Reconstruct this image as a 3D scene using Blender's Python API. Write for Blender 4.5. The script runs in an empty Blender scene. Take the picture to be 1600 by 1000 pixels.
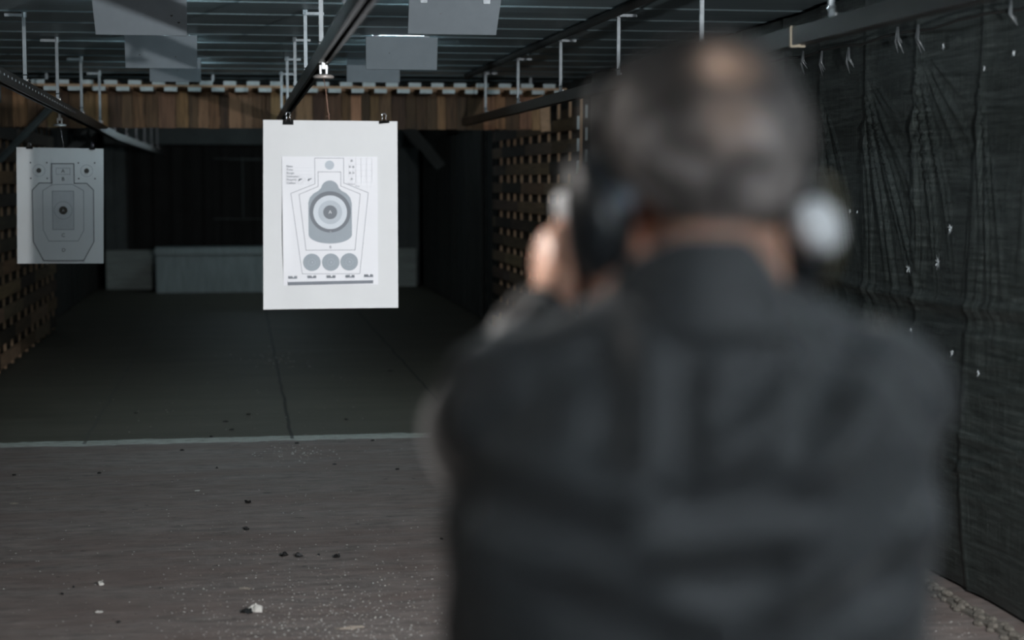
import bpy, bmesh, math, random
import numpy as np
from mathutils import Vector, Matrix, noise

random.seed(7)
SC = bpy.context.scene
COL = SC.collection
PI = math.pi

# ------------------------------------------------------------------ camera numbers
F_PX, YAW, PITCH, CAMH = 2600.0, math.radians(9.27), math.radians(4.79), 1.60

# ------------------------------------------------------------------ materials
def new_mat(name):
    m = bpy.data.materials.new(name); m.use_nodes = True
    nt = m.node_tree; b = nt.nodes['Principled BSDF']
    return m, nt, b

def N(nt, t, **kw):
    n = nt.nodes.new(t)
    for k, v in kw.items():
        if k in n.inputs: n.inputs[k].default_value = v
        else: setattr(n, k, v)
    return n

def ramp(nt, src, stops, interp='LINEAR'):
    r = nt.nodes.new('ShaderNodeValToRGB'); r.color_ramp.interpolation = interp
    e = r.color_ramp.elements
    while len(e) > 1: e.remove(e[-1])
    e[0].position = stops[0][0]; e[0].color = tuple(stops[0][1]) + (1,)
    for p, c in stops[1:]:
        x = e.new(p); x.color = tuple(c) + (1,)
    nt.links.new(src, r.inputs[0])
    return r.outputs[0]

def coords(nt, scale=(1, 1, 1), kind='Object'):
    tc = nt.nodes.new('ShaderNodeTexCoord'); mp = nt.nodes.new('ShaderNodeMapping')
    mp.inputs['Scale'].default_value = scale
    nt.links.new(tc.outputs[kind], mp.inputs[0])
    return mp.outputs[0]

def noise_tex(nt, vec, scale, detail=4, rough=.6):
    n = N(nt, 'ShaderNodeTexNoise', Scale=scale, Detail=detail, Roughness=rough)
    nt.links.new(vec, n.inputs['Vector'])
    return n.outputs['Fac']

def bump(nt, b, src, strength, dist=.01, prev=None):
    bp = N(nt, 'ShaderNodeBump', Strength=strength, Distance=dist)
    nt.links.new(src, bp.inputs['Height'])
    if prev is not None: nt.links.new(prev, bp.inputs['Normal'])
    nt.links.new(bp.outputs[0], b.inputs['Normal'])
    return bp.outputs[0]

def mixc(nt, fac, a, bb):
    m = nt.nodes.new('ShaderNodeMix'); m.data_type = 'RGBA'
    for s, i in ((fac, 0), (a, 6), (bb, 7)):
        if isinstance(s, (int, float)): m.inputs[i].default_value = s
        elif isinstance(s, tuple): m.inputs[i].default_value = s + (1,)
        else: nt.links.new(s, m.inputs[i])
    return m.outputs[2]

def mth(nt, op, a, bb=None, clamp=False):
    m = nt.nodes.new('ShaderNodeMath'); m.operation = op; m.use_clamp = clamp
    for s, i in ((a, 0), (bb, 1)):
        if s is None: continue
        if isinstance(s, (int, float)): m.inputs[i].default_value = s
        else: nt.links.new(s, m.inputs[i])
    return m.outputs[0]

def basic(name, c, rough=.6, metal=0., var=.25, vscale=12., stretch=(1, 1, 1), bmp=.15, spec=.5, bdist=.004):
    """principled surface whose colour drifts with noise and whose surface is lightly uneven"""
    m, nt, b = new_mat(name)
    v = coords(nt, stretch)
    f = noise_tex(nt, v, vscale, 5)
    lo = tuple(x * (1 - var) for x in c); hi = tuple(min(1, x * (1 + var)) for x in c)
    nt.links.new(ramp(nt, f, [(.3, lo), (.7, hi)]), b.inputs['Base Color'])
    b.inputs['Roughness'].default_value = rough; b.inputs['Metallic'].default_value = metal
    b.inputs['Specular IOR Level'].default_value = spec
    if bmp: bump(nt, b, noise_tex(nt, v, vscale * 4, 4), bmp, bdist)
    return m

def wood(name, c, along='Y', seed_attr=True, dark=.55, rough=.75):
    m, nt, b = new_mat(name)
    st = {'Y': (14, 1.2, 14), 'Z': (14, 14, 1.2), 'X': (1.2, 14, 14)}[along]
    v = coords(nt, st)
    f = noise_tex(nt, v, 2.2, 6, .65)
    col = ramp(nt, f, [(.25, tuple(x * dark for x in c)), (.5, c), (.75, tuple(min(1, x * 1.35) for x in c))])
    at = N(nt, 'ShaderNodeAttribute', attribute_name='tint')
    mul = nt.nodes.new('ShaderNodeMix'); mul.data_type = 'RGBA'; mul.blend_type = 'MULTIPLY'
    mul.inputs[0].default_value = 1.0
    nt.links.new(col, mul.inputs[6]); nt.links.new(at.outputs['Color'], mul.inputs[7])
    nt.links.new(mul.outputs[2], b.inputs['Base Color'])
    b.inputs['Roughness'].default_value = rough
    bump(nt, b, f, .3, .004)
    return m

def emit(name, c, s):
    m, nt, b = new_mat(name)
    b.inputs['Base Color'].default_value = c + (1,)
    b.inputs['Emission Color'].default_value = c + (1,)
    b.inputs['Emission Strength'].default_value = s
    return m

# ------------------------------------------------------------------ mesh builder
class MB:
    def __init__(s): s.v, s.f, s.m, s.t = [], [], [], []
    def add(s, vs, fs, mat=0, tint=1.0):
        o = len(s.v)
        s.v += [tuple(p) for p in vs]
        s.f += [tuple(i + o for i in f) for f in fs]
        s.m += [mat] * len(fs)
        tc = tint if isinstance(tint, tuple) else (tint,) * 3
        s.t += [tc] * len(vs)
        return s
    def box(s, c, size, rot=None, mat=0, tint=1.0):
        x, y, z = (a / 2 for a in size)
        P = [Vector((i, j, k)) for i in (-x, x) for j in (-y, y) for k in (-z, z)]
        if rot is not None: P = [rot @ p for p in P]
        P = [p + Vector(c) for p in P]
        return s.add(P, [(0, 1, 3, 2), (4, 6, 7, 5), (0, 4, 5, 1), (2, 3, 7, 6), (0, 2, 6, 4), (1, 5, 7, 3)], mat, tint)
    def beam(s, a, b, w, h, up=(0, 0, 1), mat=0, tint=1.0):
        a, b = Vector(a), Vector(b); d = (b - a); L = d.length; d.normalize()
        u = Vector(up)
        if abs(u.dot(d)) > .98: u = Vector((1, 0, 0))
        r = d.cross(u).normalized(); u = r.cross(d)
        R = Matrix((r, d, u)).transposed()
        return s.box((a + b) / 2, (w, L, h), R, mat, tint)
    def tube(s, pts, r, n=10, mat=0, cap=True, tint=1.0):
        pts = [Vector(p) for p in pts]; rings = []
        rs = r if isinstance(r, (list, tuple)) else [r] * len(pts)
        prev = None; vs = []
        for i, p in enumerate(pts):
            d = (pts[min(i + 1, len(pts) - 1)] - pts[max(i - 1, 0)]).normalized()
            if prev is None:
                u = Vector((0, 0, 1)) if abs(d.z) < .9 else Vector((1, 0, 0))
                u = (u - d * u.dot(d)).normalized()
            else: u = (prev - d * prev.dot(d)).normalized()
            prev = u; w = d.cross(u)
            for k in range(n):
                a = 2 * PI * k / n
                vs.append(p + (u * math.cos(a) + w * math.sin(a)) * rs[i])
        fs = []
        for i in range(len(pts) - 1):
            for k in range(n):
                fs.append((i * n + k, i * n + (k + 1) % n, (i + 1) * n + (k + 1) % n, (i + 1) * n + k))
        if cap:
            fs.append(tuple(reversed(range(n)))); fs.append(tuple(range((len(pts) - 1) * n, len(pts) * n)))
        return s.add(vs, fs, mat, tint)
    def ell(s, c, r, rot=None, nu=20, nv=12, mat=0):
        vs = [Vector((0, 0, -1))]
        for j in range(1, nv):
            t = PI * j / nv
            for i in range(nu):
                a = 2 * PI * i / nu
                vs.append(Vector((math.sin(t) * math.cos(a), math.sin(t) * math.sin(a), -math.cos(t))))
        vs.append(Vector((0, 0, 1)))
        vs = [Vector((p.x * r[0], p.y * r[1], p.z * r[2])) for p in vs]
        if rot is not None: vs = [rot @ p for p in vs]
        vs = [p + Vector(c) for p in vs]
        fs = [(0, 1 + (i + 1) % nu, 1 + i) for i in range(nu)]
        for j in range(nv - 2):
            for i in range(nu):
                a = 1 + j * nu
                fs.append((a + i, a + (i + 1) % nu, a + nu + (i + 1) % nu, a + nu + i))
        L = len(vs) - 1; a = 1 + (nv - 2) * nu
        fs += [(a + i, a + (i + 1) % nu, L) for i in range(nu)]
        return s.add(vs, fs, mat)
    def chain(s, pts, rs, n=14):
        """rounded tapered limb"""
        for i in range(len(pts) - 1):
            s.tube([pts[i], pts[i + 1]], [rs[i], rs[i + 1]], n)
        for p, r in zip(pts, rs): s.ell(p, (r, r, r), nu=n, nv=10)
        return s
    def loft(s, rings, n=32, p=2.4):
        """rings: (z, cx, cy, hw, hd)"""
        vs, fs = [], []
        for z, cx, cy, hw, hd in rings:
            for k in range(n):
                a = 2 * PI * k / n; ca, sa = math.cos(a), math.sin(a)
                vs.append((cx + hw * math.copysign(abs(ca) ** (2 / p), ca), cy + hd * math.copysign(abs(sa) ** (2 / p), sa), z))
        for i in range(len(rings) - 1):
            for k in range(n):
                fs.append((i * n + k, i * n + (k + 1) % n, (i + 1) * n + (k + 1) % n, (i + 1) * n + k))
        fs.append(tuple(reversed(range(n)))); fs.append(tuple(range((len(rings) - 1) * n, len(rings) * n)))
        return s.add(vs, fs)
    def mesh(s, name, mats):
        me = bpy.data.meshes.new(name)
        me.from_pydata(s.v, [], s.f)
        for m in mats: me.materials.append(m)
        if len(mats) > 1: me.polygons.foreach_set('material_index', s.m)
        at = me.color_attributes.new('tint', 'FLOAT_COLOR', 'POINT')
        at.data.foreach_set('color', np.array([c + (1.0,) for c in s.t], dtype=np.float32).ravel())
        me.update()
        return me
    def build(s, name, mats, parent=None, smooth=False, bevel=0.):
        if not isinstance(mats, (list, tuple)): mats = [mats]
        if parent is not None:
            o = root_loc(parent); s.v = [(p[0] - o[0], p[1] - o[1], p[2] - o[2]) for p in s.v]
        me = s.mesh(name, mats)
        ob = bpy.data.objects.new(name, me); COL.objects.link(ob)
        if parent is not None: ob.parent = parent
        if smooth: me.polygons.foreach_set('use_smooth', [True] * len(me.polygons))
        if bevel:
            md = ob.modifiers.new('edge', 'BEVEL'); md.width = bevel; md.segments = 2; md.limit_method = 'ANGLE'
        return ob

def root_loc(o):
    l = Vector((0, 0, 0))
    while o is not None: l += o.location; o = o.parent
    return l

def tag(o, label, cat, group=None, kind=None):
    o['label'] = label; o['category'] = cat
    if group: o['group'] = group
    if kind: o['kind'] = kind
    return o

def thing(name, label, cat, loc, group=None):
    o = bpy.data.objects.new(name, None); COL.objects.link(o)
    o.location = loc; o.empty_display_size = .1
    return tag(o, label, cat, group)

def struct(o):
    o['kind'] = 'structure'; return o

def copy_tree(o, parent=None):
    c = o.copy(); COL.objects.link(c); c.parent = parent
    for ch in [x for x in bpy.data.objects if x.parent == o]: copy_tree(ch, c)
    return c

# ------------------------------------------------------------------ material set
M = {}
M['ceiling'] = None
M['rail'] = basic('rail_steel', (.045, .043, .04), .42, .85, .3, 8, (1, .3, 1), .08)
M['zinc'] = basic('zinc_rod', (.25, .275, .29), .5, .55, .2, 20, bmp=.05)
M['board'] = basic('painted_board', (.20, .235, .26), .7, 0, .1, 5, bmp=.05)
M['paper'] = basic('white_card', (.72, .735, .74), .75, 0, .02, 6, bmp=.06, bdist=.003)
M['sheet'] = basic('white_printed_sheet', (.83, .84, .87), .7, 0, .01, 6, bmp=.03)
M['ink_dark'] = basic('ink_dark_grey', (.20, .22, .25), .7, 0, .05, 30, bmp=0)
M['ink_ring'] = basic('ink_ring_grey', (.185, .205, .23), .7, 0, .03, 30, bmp=0)
M['ink_mid'] = basic('ink_mid_grey', (.34, .385, .425), .7, 0, .03, 30, bmp=0)
M['ink_light'] = basic('ink_light_grey', (.50, .55, .60), .7, 0, .03, 30, bmp=0)
M['ink_pale'] = basic('ink_pale_grey', (.66, .71, .76), .7, 0, .02, 30, bmp=0)
M['ink_line'] = basic('ink_line_grey', (.27, .28, .32), .7, 0, .03, 30, bmp=0)
M['ink_faint'] = basic('ink_faint', (.68, .69, .73), .7, 0, .02, 30, bmp=0)
M['ink_black'] = basic('ink_black', (.045, .045, .045), .7, 0, .05, 30, bmp=0)
M['ink_brown'] = basic('ink_brown_black', (.05, .042, .034), .7, 0, .05, 30, bmp=0)
M['ink_shade'] = basic('ink_shade', (.50, .52, .54), .7, 0, .03, 30, bmp=0)
M['white_ink'] = basic('print_white', (.8, .82, .85), .7, 0, .01, 30, bmp=0)
M['clip_black'] = basic('black_clip_steel', (.012, .012, .012), .28, .4, .1, 20, bmp=0)
M['chrome'] = basic('chrome_wire', (.65, .65, .66), .18, 1, .05, 20, bmp=0)
M['copper'] = basic('copper_wire', (.34, .2, .15), .4, .7, .1, 20, bmp=0)
M['wood_z'] = wood('weathered_planks', (.25, .150, .076), 'Z', dark=.25)
M['wood_y'] = wood('weathered_slats', (.20, .135, .078), 'Y')
M['wood_end'] = basic('sawn_wood', (.44, .29, .18), .8, 0, .2, 14, bmp=.1)
M['block'] = basic('pale_wooden_block', (.34, .41, .41), .85, 0, .18, 3, (5, 5, 1), .2)
M['block2'] = basic('pale_planked_block', (.29, .33, .31), .85, 0, .2, 3, (1, 1, 6), .2)
M['rubber'] = basic('black_rubber', (.008, .008, .007), .8, 0, .4, 3, bmp=.3)
M['grey_panel'] = basic('grey_panel', (.075, .09, .09), .75, 0, .2, 3, bmp=.1)
M['concrete_wall'] = basic('dark_wall', (.035, .036, .032), .9, 0, .3, 2, bmp=.2)
M['lamp_body'] = basic('white_lamp_housing', (.5, .52, .53), .5, 0, .05, 10, bmp=0)
M['brass'] = basic('dull_brass', (.3, .22, .12), .35, .9, .1, 20, bmp=0)

# ------------------------------------------------------------------ floor
def floor_material():
    m, nt, b = new_mat('worn_concrete')
    tc = nt.nodes.new('ShaderNodeTexCoord')
    sep = nt.nodes.new('ShaderNodeSeparateXYZ'); nt.links.new(tc.outputs['Object'], sep.inputs[0])
    X, Y = sep.outputs[0], sep.outputs[1]
    v1 = coords(nt, (.55, 2.2, 1)); v2 = coords(nt, (2.2, 6.5, 1)); v3 = coords(nt, (1, 1, 1))
    big = noise_tex(nt, v1, 1.3, 6, .65); streak = noise_tex(nt, v2, 2.6, 7, .7); fine = noise_tex(nt, v3, 60, 3, .6)
    near = ramp(nt, streak, [(.30, (.110, .095, .087)), (.5, (.225, .192, .178)), (.62, (.285, .232, .210)), (.78, (.40, .34, .32))])
    redf = ramp(nt, noise_tex(nt, v1, 2.1, 4), [(.42, (0, 0, 0)), (.62, (1, 1, 1))])
    near = mixc(nt, mth(nt, 'MULTIPLY', redf, .6), near, (.190, .138, .122))
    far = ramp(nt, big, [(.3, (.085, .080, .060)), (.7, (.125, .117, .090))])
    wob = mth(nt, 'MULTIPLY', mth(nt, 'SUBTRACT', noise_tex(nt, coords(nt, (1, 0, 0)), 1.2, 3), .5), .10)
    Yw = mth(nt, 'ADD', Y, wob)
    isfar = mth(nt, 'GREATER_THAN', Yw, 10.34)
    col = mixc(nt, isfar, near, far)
    # worn white line across the range
    d = mth(nt, 'ABSOLUTE', mth(nt, 'SUBTRACT', Yw, 10.36))
    wear = ramp(nt, noise_tex(nt, coords(nt, (3, 14, 1)), 3.2, 6, .7), [(.34, (0, 0, 0)), (.52, (1, 1, 1))])
    line = mth(nt, 'MULTIPLY', mth(nt, 'LESS_THAN', mth(nt, 'ADD', d, mth(nt, 'MULTIPLY', mth(nt, 'SUBTRACT', streak, .5), .16)), .10), wear)
    col = mixc(nt, mth(nt, 'MULTIPLY', line, .85), col, (.60, .64, .59))
    # second scuffed mark further back
    d2 = mth(nt, 'ABSOLUTE', mth(nt, 'SUBTRACT', Y, 15.75))
    l2 = mth(nt, 'MULTIPLY', mth(nt, 'LESS_THAN', d2, .07), mth(nt, 'MULTIPLY', mth(nt, 'GREATER_THAN', X, .2), mth(nt, 'LESS_THAN', X, 1.42)))
    col = mixc(nt, mth(nt, 'MULTIPLY', mth(nt, 'MULTIPLY', l2, wear), .6), col, (.16, .16, .14))
    # expansion joints along the range
    for jx in (-.96, .30, 1.41):
        wj = mth(nt, 'MULTIPLY', mth(nt, 'SUBTRACT', noise_tex(nt, coords(nt, (0, 1, 0)), 1.6, 4), .5), .05)
        dj = mth(nt, 'ABSOLUTE', mth(nt, 'SUBTRACT', mth(nt, 'ADD', X, wj), jx))
        j = mth(nt, 'MULTIPLY', mth(nt, 'LESS_THAN', dj, .011), isfar)
        col = mixc(nt, mth(nt, 'MULTIPLY', j, .8), col, (.010, .010, .009) if jx > 0 else (.085, .08, .07))
    # pale flakes of old paint and dark spots
    fl = ramp(nt, noise_tex(nt, coords(nt, (5, 14, 1)), 5, 5, .75), [(.665, (0, 0, 0)), (.70, (1, 1, 1))])
    col = mixc(nt, mth(nt, 'MULTIPLY', mth(nt, 'MULTIPLY', fl, mth(nt, 'SUBTRACT', 1.0, isfar)), .55), col, (.52, .46, .38))
    ds = ramp(nt, noise_tex(nt, coords(nt, (2, 3, 1)), 7, 2, .5), [(.27, (1, 1, 1)), (.30, (0, 0, 0))])
    col = mixc(nt, mth(nt, 'MULTIPLY', ds, .6), col, (.012, .012, .012))
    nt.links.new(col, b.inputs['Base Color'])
    b.inputs['Roughness'].default_value = .62; b.inputs['Specular IOR Level'].default_value = .35
    bump(nt, b, fine, .25, .003, bump(nt, b, streak, .35, .01))
    return m

def ceiling_material():
    m, nt, b = new_mat('dark_metal_ceiling')
    v = coords(nt, (.35, 6, 1))
    f = noise_tex(nt, v, 2.2, 6, .65)
    nt.links.new(ramp(nt, f, [(.3, (.11, .15, .162)), (.7, (.18, .232, .25))]), b.inputs['Base Color'])
    b.inputs['Roughness'].default_value = .42; b.inputs['Specular IOR Level'].default_value = .5
    bump(nt, b, f, .25, .008)
    return m

def tarp_material():
    m, nt, b = new_mat('black_woven_sheeting')
    v = coords(nt, (1, 1, 1))
    big = noise_tex(nt, v, 1.1, 5)
    hz = noise_tex(nt, coords(nt, (1, 1.4, 26)), 2.2, 5, .7)
    vt = noise_tex(nt, coords(nt, (1, 60, 2.2)), 2.2, 4, .7)
    mixf = mth(nt, 'ADD', mth(nt, 'MULTIPLY', hz, .55), mth(nt, 'MULTIPLY', vt, .45))
    c1 = ramp(nt, mixf, [(.40, (.010, .013, .012)), (.52, (.034, .042, .039)), (.64, (.088, .102, .096))])
    col = mixc(nt, mth(nt, 'MULTIPLY', big, .35), c1, (.024, .030, .029))
    nt.links.new(col, b.inputs['Base Color'])
    b.inputs['Roughness'].default_value = .40; b.inputs['Specular IOR Level'].default_value = .5
    n1 = bump(nt, b, noise_tex(nt, coords(nt, (1, 2.2, 9)), 3, 6, .6), .5, .012)
    n2 = bump(nt, b, vt, .55, .006, n1)
    bump(nt, b, hz, .5, .006, n2)
    return m

M['floor'] = floor_material(); M['ceiling'] = ceiling_material(); M['tarp'] = tarp_material()

XL, XR, Y0, Y1, H = -2.15, 2.82, -2.6, 27.5, 2.45
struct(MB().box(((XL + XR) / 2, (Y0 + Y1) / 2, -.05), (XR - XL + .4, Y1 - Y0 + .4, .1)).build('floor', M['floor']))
struct(MB().box((XL - .05, (Y0 + Y1) / 2, H / 2), (.1, Y1 - Y0, H)).build('wall_left', M['concrete_wall']))
struct(MB().box((XR + .05, (Y0 + Y1) / 2, H / 2), (.1, Y1 - Y0, H)).build('wall_right', M['concrete_wall']))
struct(MB().box(((XL + XR) / 2, Y1 + .05, H / 2), (XR - XL, .1, H)).build('wall_back', M['concrete_wall']))
struct(MB().box(((XL + XR) / 2, Y0 - .05, H / 2), (XR - XL, .1, H)).build('wall_front', M['concrete_wall']))
# ceiling: sheet metal laid across the range, a raised seam about every 0.6 m and finer ribs between
prof = []
y = Y0
while y < Y1:
    k = round((y - 8.12) / .6); d = abs((y - 8.12) - k * .6)
    j = round((y - 8.12) / .15); e = abs((y - 8.12) - j * .15)
    dz = -.010 * max(0, 1 - d / .02) - .0008 * max(0, 1 - e / .02)
    prof.append((y, H + dz)); y += .0125
c = MB(); vs = []; fs = []
for (yy, zz) in prof: vs += [(XL - .1, yy, zz), (XR + .1, yy, zz)]
for i in range(len(prof) - 1): fs.append((2 * i, 2 * i + 2, 2 * i + 3, 2 * i + 1))
c.add(vs, fs); c.box(((XL + XR) / 2, (Y0 + Y1) / 2, H + .06), (XR - XL + .2, Y1 - Y0, .08))
struct(c.build('ceiling', M['ceiling']))

# ------------------------------------------------------------------ black sheeting hung on the right wall
def tarp():
    TX = 2.765
    root = thing('wall_sheeting', 'black plastic sheeting hung in creased folds down the right wall', 'plastic sheet', (TX, 6, 0))
    ys = np.concatenate([np.arange(-2.5, 3, .06), np.arange(3, 9.2, .0125), np.arange(9.2, 13.0, .03)])
    zs = np.arange(.015, 2.44, .0125)
    Yg, Zg = np.meshgrid(ys, zs, indexing='ij')
    D = np.zeros_like(Yg)
    def fan(y0, z0, a0, a1, n, r0, r1, amp):
        dy, dz = Yg - y0, z0 - Zg
        r = np.hypot(dy, dz); a = np.degrees(np.arctan2(-dy, np.maximum(dz, 1e-4)))
        t = np.clip((a - a0) / (a1 - a0), 0, 1); w = np.where((a > a0) & (a < a1) & (dz > 0), np.sin(PI * t) ** .5, 0)
        rr = np.clip((r - .02) / .25, 0, 1) * np.clip((r1 - r) / (r1 - r0), 0, 1)
        ph = 2 * PI * n * t + 1.3 * np.sin(3 * t * PI)
        return amp * .62 * w * rr * (np.abs(np.sin(ph / 2 + .9 * np.sin(r * 7 + y0))) ** 1.4 * (.55 + .45 * np.sin(t * 23 + y0 * 5)) * 1.5 - .35)
    # folds spread from the points where the sheet is tied to its cord (towards the camera is -Y)
    D += fan(7.13, 2.07, -2, 50, 12, .55, 1.25, .030)
    D += fan(7.13, 2.10, 40, 66, 3, .3, .8, .018)
    D += fan(6.57, 2.18, -6, 30, 13, .55, 1.15, .024)
    D += fan(6.57, 2.20, 28, 62, 5, .3, .9, .016)
    D += fan(7.69, 2.12, -8, 36, 12, .5, 1.2, .022)
    D += fan(6.02, 2.10, -4, 22, 6, .6, 1.3, .018)
    D += fan(5.55, 2.20, -10, 30, 8, .5, 1.2, .014)
    D += fan(8.5, 2.15, -20, 34, 8, .5, 1.3, .02)
    D += fan(4.9, 2.20, -20, 34, 9, .5, 1.3, .02); D += fan(4.1, 2.20, -20, 34, 9, .5, 1.3, .02); D += fan(9.6, 2.2, -30, 30, 9, .6, 1.4, .02)
    # vertical seams of the joined lengths
    for ys_ in (4.5, 5.24, 5.99, 6.55, 7.10, 7.66, 8.3, 9.0, 9.9, 10.8, 11.7):
        wv = ys_ + .012 * np.sin(Zg * 5 + ys_)
        s = np.where(Yg > wv, 1, .35)
        D += .016 * np.exp(-np.abs(Yg - wv) / .02 * s)
    # crease running level where the sheet was folded
    zc = 1.13 + .02 * np.sin(Yg * 1.7)
    D += .016 * np.exp(-((Zg - zc) / .022) ** 2) - .010 * np.exp(-((Zg - zc + .06) / .04) ** 2)
    D += .008 * np.exp(-((Zg - .62) / .02) ** 2)
    # crumpled horizontals, bellying
    rng = np.random.RandomState(3)
    for i in range(60):
        yc, zc2 = rng.uniform(4.6, 9.5), rng.uniform(.1, 1.1); L, w = rng.uniform(.12, .45), rng.uniform(.008, .02)
        sl = rng.uniform(-.35, .25)
        D += rng.uniform(.003, .008) * np.exp(-((Yg - yc) / L) ** 2 - ((Zg - zc2 - sl * (Yg - yc)) / w) ** 2)
    for i in range(36):
        yc, zc2 = rng.uniform(6.9, 8.2), rng.uniform(.75, 1.12); w = rng.uniform(.01, .02)
        D += rng.uniform(.004, .010) * np.exp(-((Yg - yc - .9 * (Zg - zc2)) / w) ** 2 - ((Zg - zc2) / .10) ** 2)
    D += .018 * np.sin(Yg * 2.3 + .6) * np.sin(Zg * 2.1) + .008 * np.sin(Yg * 5.1 + Zg * 3)
    # tails in towards the wall at the foot
    D -= .015 * np.exp(-Zg / .08)
    D = np.clip(D, -.03, .07)
    n, m = Yg.shape
    P = np.stack([np.full_like(Yg, 0) - D, Yg - 6, Zg], -1).reshape(-1, 3)
    idx = np.arange(n * m).reshape(n, m)
    q = np.stack([idx[:-1, :-1], idx[:-1, 1:], idx[1:, 1:], idx[1:, :-1]], -1).reshape(-1, 4)
    me = bpy.data.meshes.new('sheet'); me.from_pydata(P.tolist(), [], q.tolist()); me.materials.append(M['tarp'])
    me.polygons.foreach_set('use_smooth', [True] * len(me.polygons))
    ob = bpy.data.objects.new('sheet', me); COL.objects.link(ob); ob.parent = root
    tear_m = basic('frayed_white_fibre', (.55, .6, .62), .6, 0, .1, 40, bmp=0)
    # frayed holes: each a star of white fibres
    for (yy, zz, r) in ((6.60, 1.232, .045), (6.31, 1.273, .05), (6.195, 1.412, .035), (7.30, 1.46, .02), (7.2, 1.46, .016), (6.1, .93, .025), (5.85, .88, .02), (6.55, .98, .018), (5.72, 2.06, .02), (5.95, 2.02, .018), (6.3, 2.13, .025)):
        t = MB()
        k = int(np.argmin(abs(ys - yy))); l = int(np.argmin(abs(zs - zz))); xx = TX - D[k, l] - .006
        for i in range(9):
            a = random.uniform(0, 2 * PI); L = r * random.uniform(.45, 1.0); w = .004
            ca, sa = math.cos(a), math.sin(a)
            t.add([(xx, yy - sa * w, zz + ca * w), (xx - .004, yy + ca * L, zz + sa * L), (xx, yy + sa * w, zz - ca * w)], [(0, 1, 2)])
        for i in range(4):
            t.ell((xx - .004, yy + random.uniform(-r, r) * .3, zz + random.uniform(-r, r) * .3), (.002, .003, .004), nu=6, nv=4)
        t.build('frayed_hole', tear_m, root)
    # cord and the knots that tie the sheet to it
    cord = MB().tube([(TX - .075, 3 + .25 * i, 2.205 - .012 * (i % 3 == 1)) for i in range(27)], .006, 6)
    cord.build('hanging_cord', M['rubber'], root, True)
    for (yy, zz) in ((7.74, 2.19), (7.476, 2.17), (7.13, 2.16), (6.57, 2.20), (6.36, 2.19), (5.55, 2.2), (8.4, 2.2), (4.9, 2.2)):
        t = MB()
        for i in range(5):
            a = random.uniform(-.5, .5); L = random.uniform(.03, .085)
            t.tube([(TX - .085, yy, zz + .03), (TX - .082 + random.uniform(-.01, .0), yy + a * L * .4, zz - L * .4), (TX - .07, yy + a * L, zz - L)], [.006, .007, .002], 5)
        t.build('cord_knot', M['tie'], root, True)
M['tie'] = basic('grey_plastic_tie', (.09, .10, .105), .3, 0, .3, 30, bmp=.1)
tarp()

# gritty ridge of dust along the foot of the wall
t = MB()
for i in range(900):
    yy = random.uniform(2.6, 11.5); s = random.uniform(.004, .018)
    xx = min(2.69, 2.655 + random.gauss(0, .022))
    t.ell((xx, yy, s * .5 + max(0, .018 - abs(xx - 2.655) * .5)), (s, s * 1.4, s * .8), nu=6, nv=4)
t.box((2.66, 7, .006), (.06, 9, .012))
tag(t.build('grit', basic('pale_grit', (.14, .125, .105), .95, 0, .4, 40, bmp=.2)), 'ridge of pale grit lying along the foot of the black sheeting', 'grit', kind='stuff')

# ------------------------------------------------------------------ rails with their hanger rods
def rail(x, side, label, ya, yb, rods, kind, drop=0.):
    root = thing('target_rail', label, 'rail', (x, ya, 2.13))
    t = MB(); w, h, th = .046, .062, .005
    z0, z1 = 2.062, 2.062 + h
    cuts = [c_ for c_ in (ya, 6.0, 15.0, yb) if ya <= c_ <= yb]
    pr_ = [(-w / 2, z0), (-w / 2, z1), (w / 2, z1), (w / 2, z0), (w / 2 - .014, z0), (w / 2 - .014, z0 + th), (w / 2 - th, z0 + th), (w / 2 - th, z1 - th), (-w / 2 + th, z1 - th), (-w / 2 + th, z0 + th), (-w / 2 + .014, z0 + th), (-w / 2 + .014, z0)]
    k_ = len(pr_)
    vs = [(x + a_, c_, b_) for c_ in cuts for a_, b_ in pr_]
    fs = [(j * k_ + i, j * k_ + (i + 1) % k_, (j + 1) * k_ + (i + 1) % k_, (j + 1) * k_ + i) for j in range(len(cuts) - 1) for i in range(k_)]
    t.add(vs, fs)
    def sag(v): return (v[0], v[1], v[2] - drop * max(0, min(v[1], 15) - 6.0))
    t.v = [sag(v) for v in t.v]
    t.build('channel', M['rail'], root)
    if kind == 'holes':                     # punched slots along the flank
        for k_ in range(30):
            yy = 7.3 + .13 * k_
            sb = MB().box((x + w / 2, yy, sag((0, yy, 2.098))[2]), (.003, .022, .010)).build('slot', M['zinc'], root)
    for i, yy in enumerate(rods):
        if i == 0:
            r = MB().box((x, yy, (2.124 + H) / 2), (.018, .012, H - 2.124)).build('hanger_rod', M['zinc'], root, bevel=.001)
            b = MB(); sx = side
            b.box((x + sx * .045, yy, H - .020), (.095, .026, .014)); b.tube([(x, yy, H - .03), (x, yy, H - .002)], .015, 8)
            b.build('bracket', M['zinc'], r)
            bb = MB(); bb.tube([(x - .012, yy, 2.16), (x + .012, yy, 2.16)], .007, 8); bb.tube([(x + .014, yy, 2.118), (x + .014, yy, 2.142)], .008, 6)
            bb.build('bolt', M['chrome'], r)
        else:
            r2 = copy_tree(r, root); dz = sag((0, yy, 0))[2]; k_ = (H - 2.124 - dz) / (H - 2.124); r2.scale = (1, 1, k_); r2.location = (0, yy - rods[0], (1 - k_) * (H - 2.13))
    return root
rail(-1.06, -1, 'dark perforated steel rail over the left paper target', -1, 24, [8.75 + 1.53 * i for i in range(-5, 10)], 'holes', .0120)
rail(.335, 1, 'dark open channel steel rail over the middle paper target', -1, 14.1, [8.46 + 1.6 * i for i in range(-5, 4)], 'c')
rail(1.90, 1, 'dark steel rail beside the black sheeting on the right', -1, 14.1, [8.30 + 1.54 * i for i in range(-5, 4)], 'r')
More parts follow.
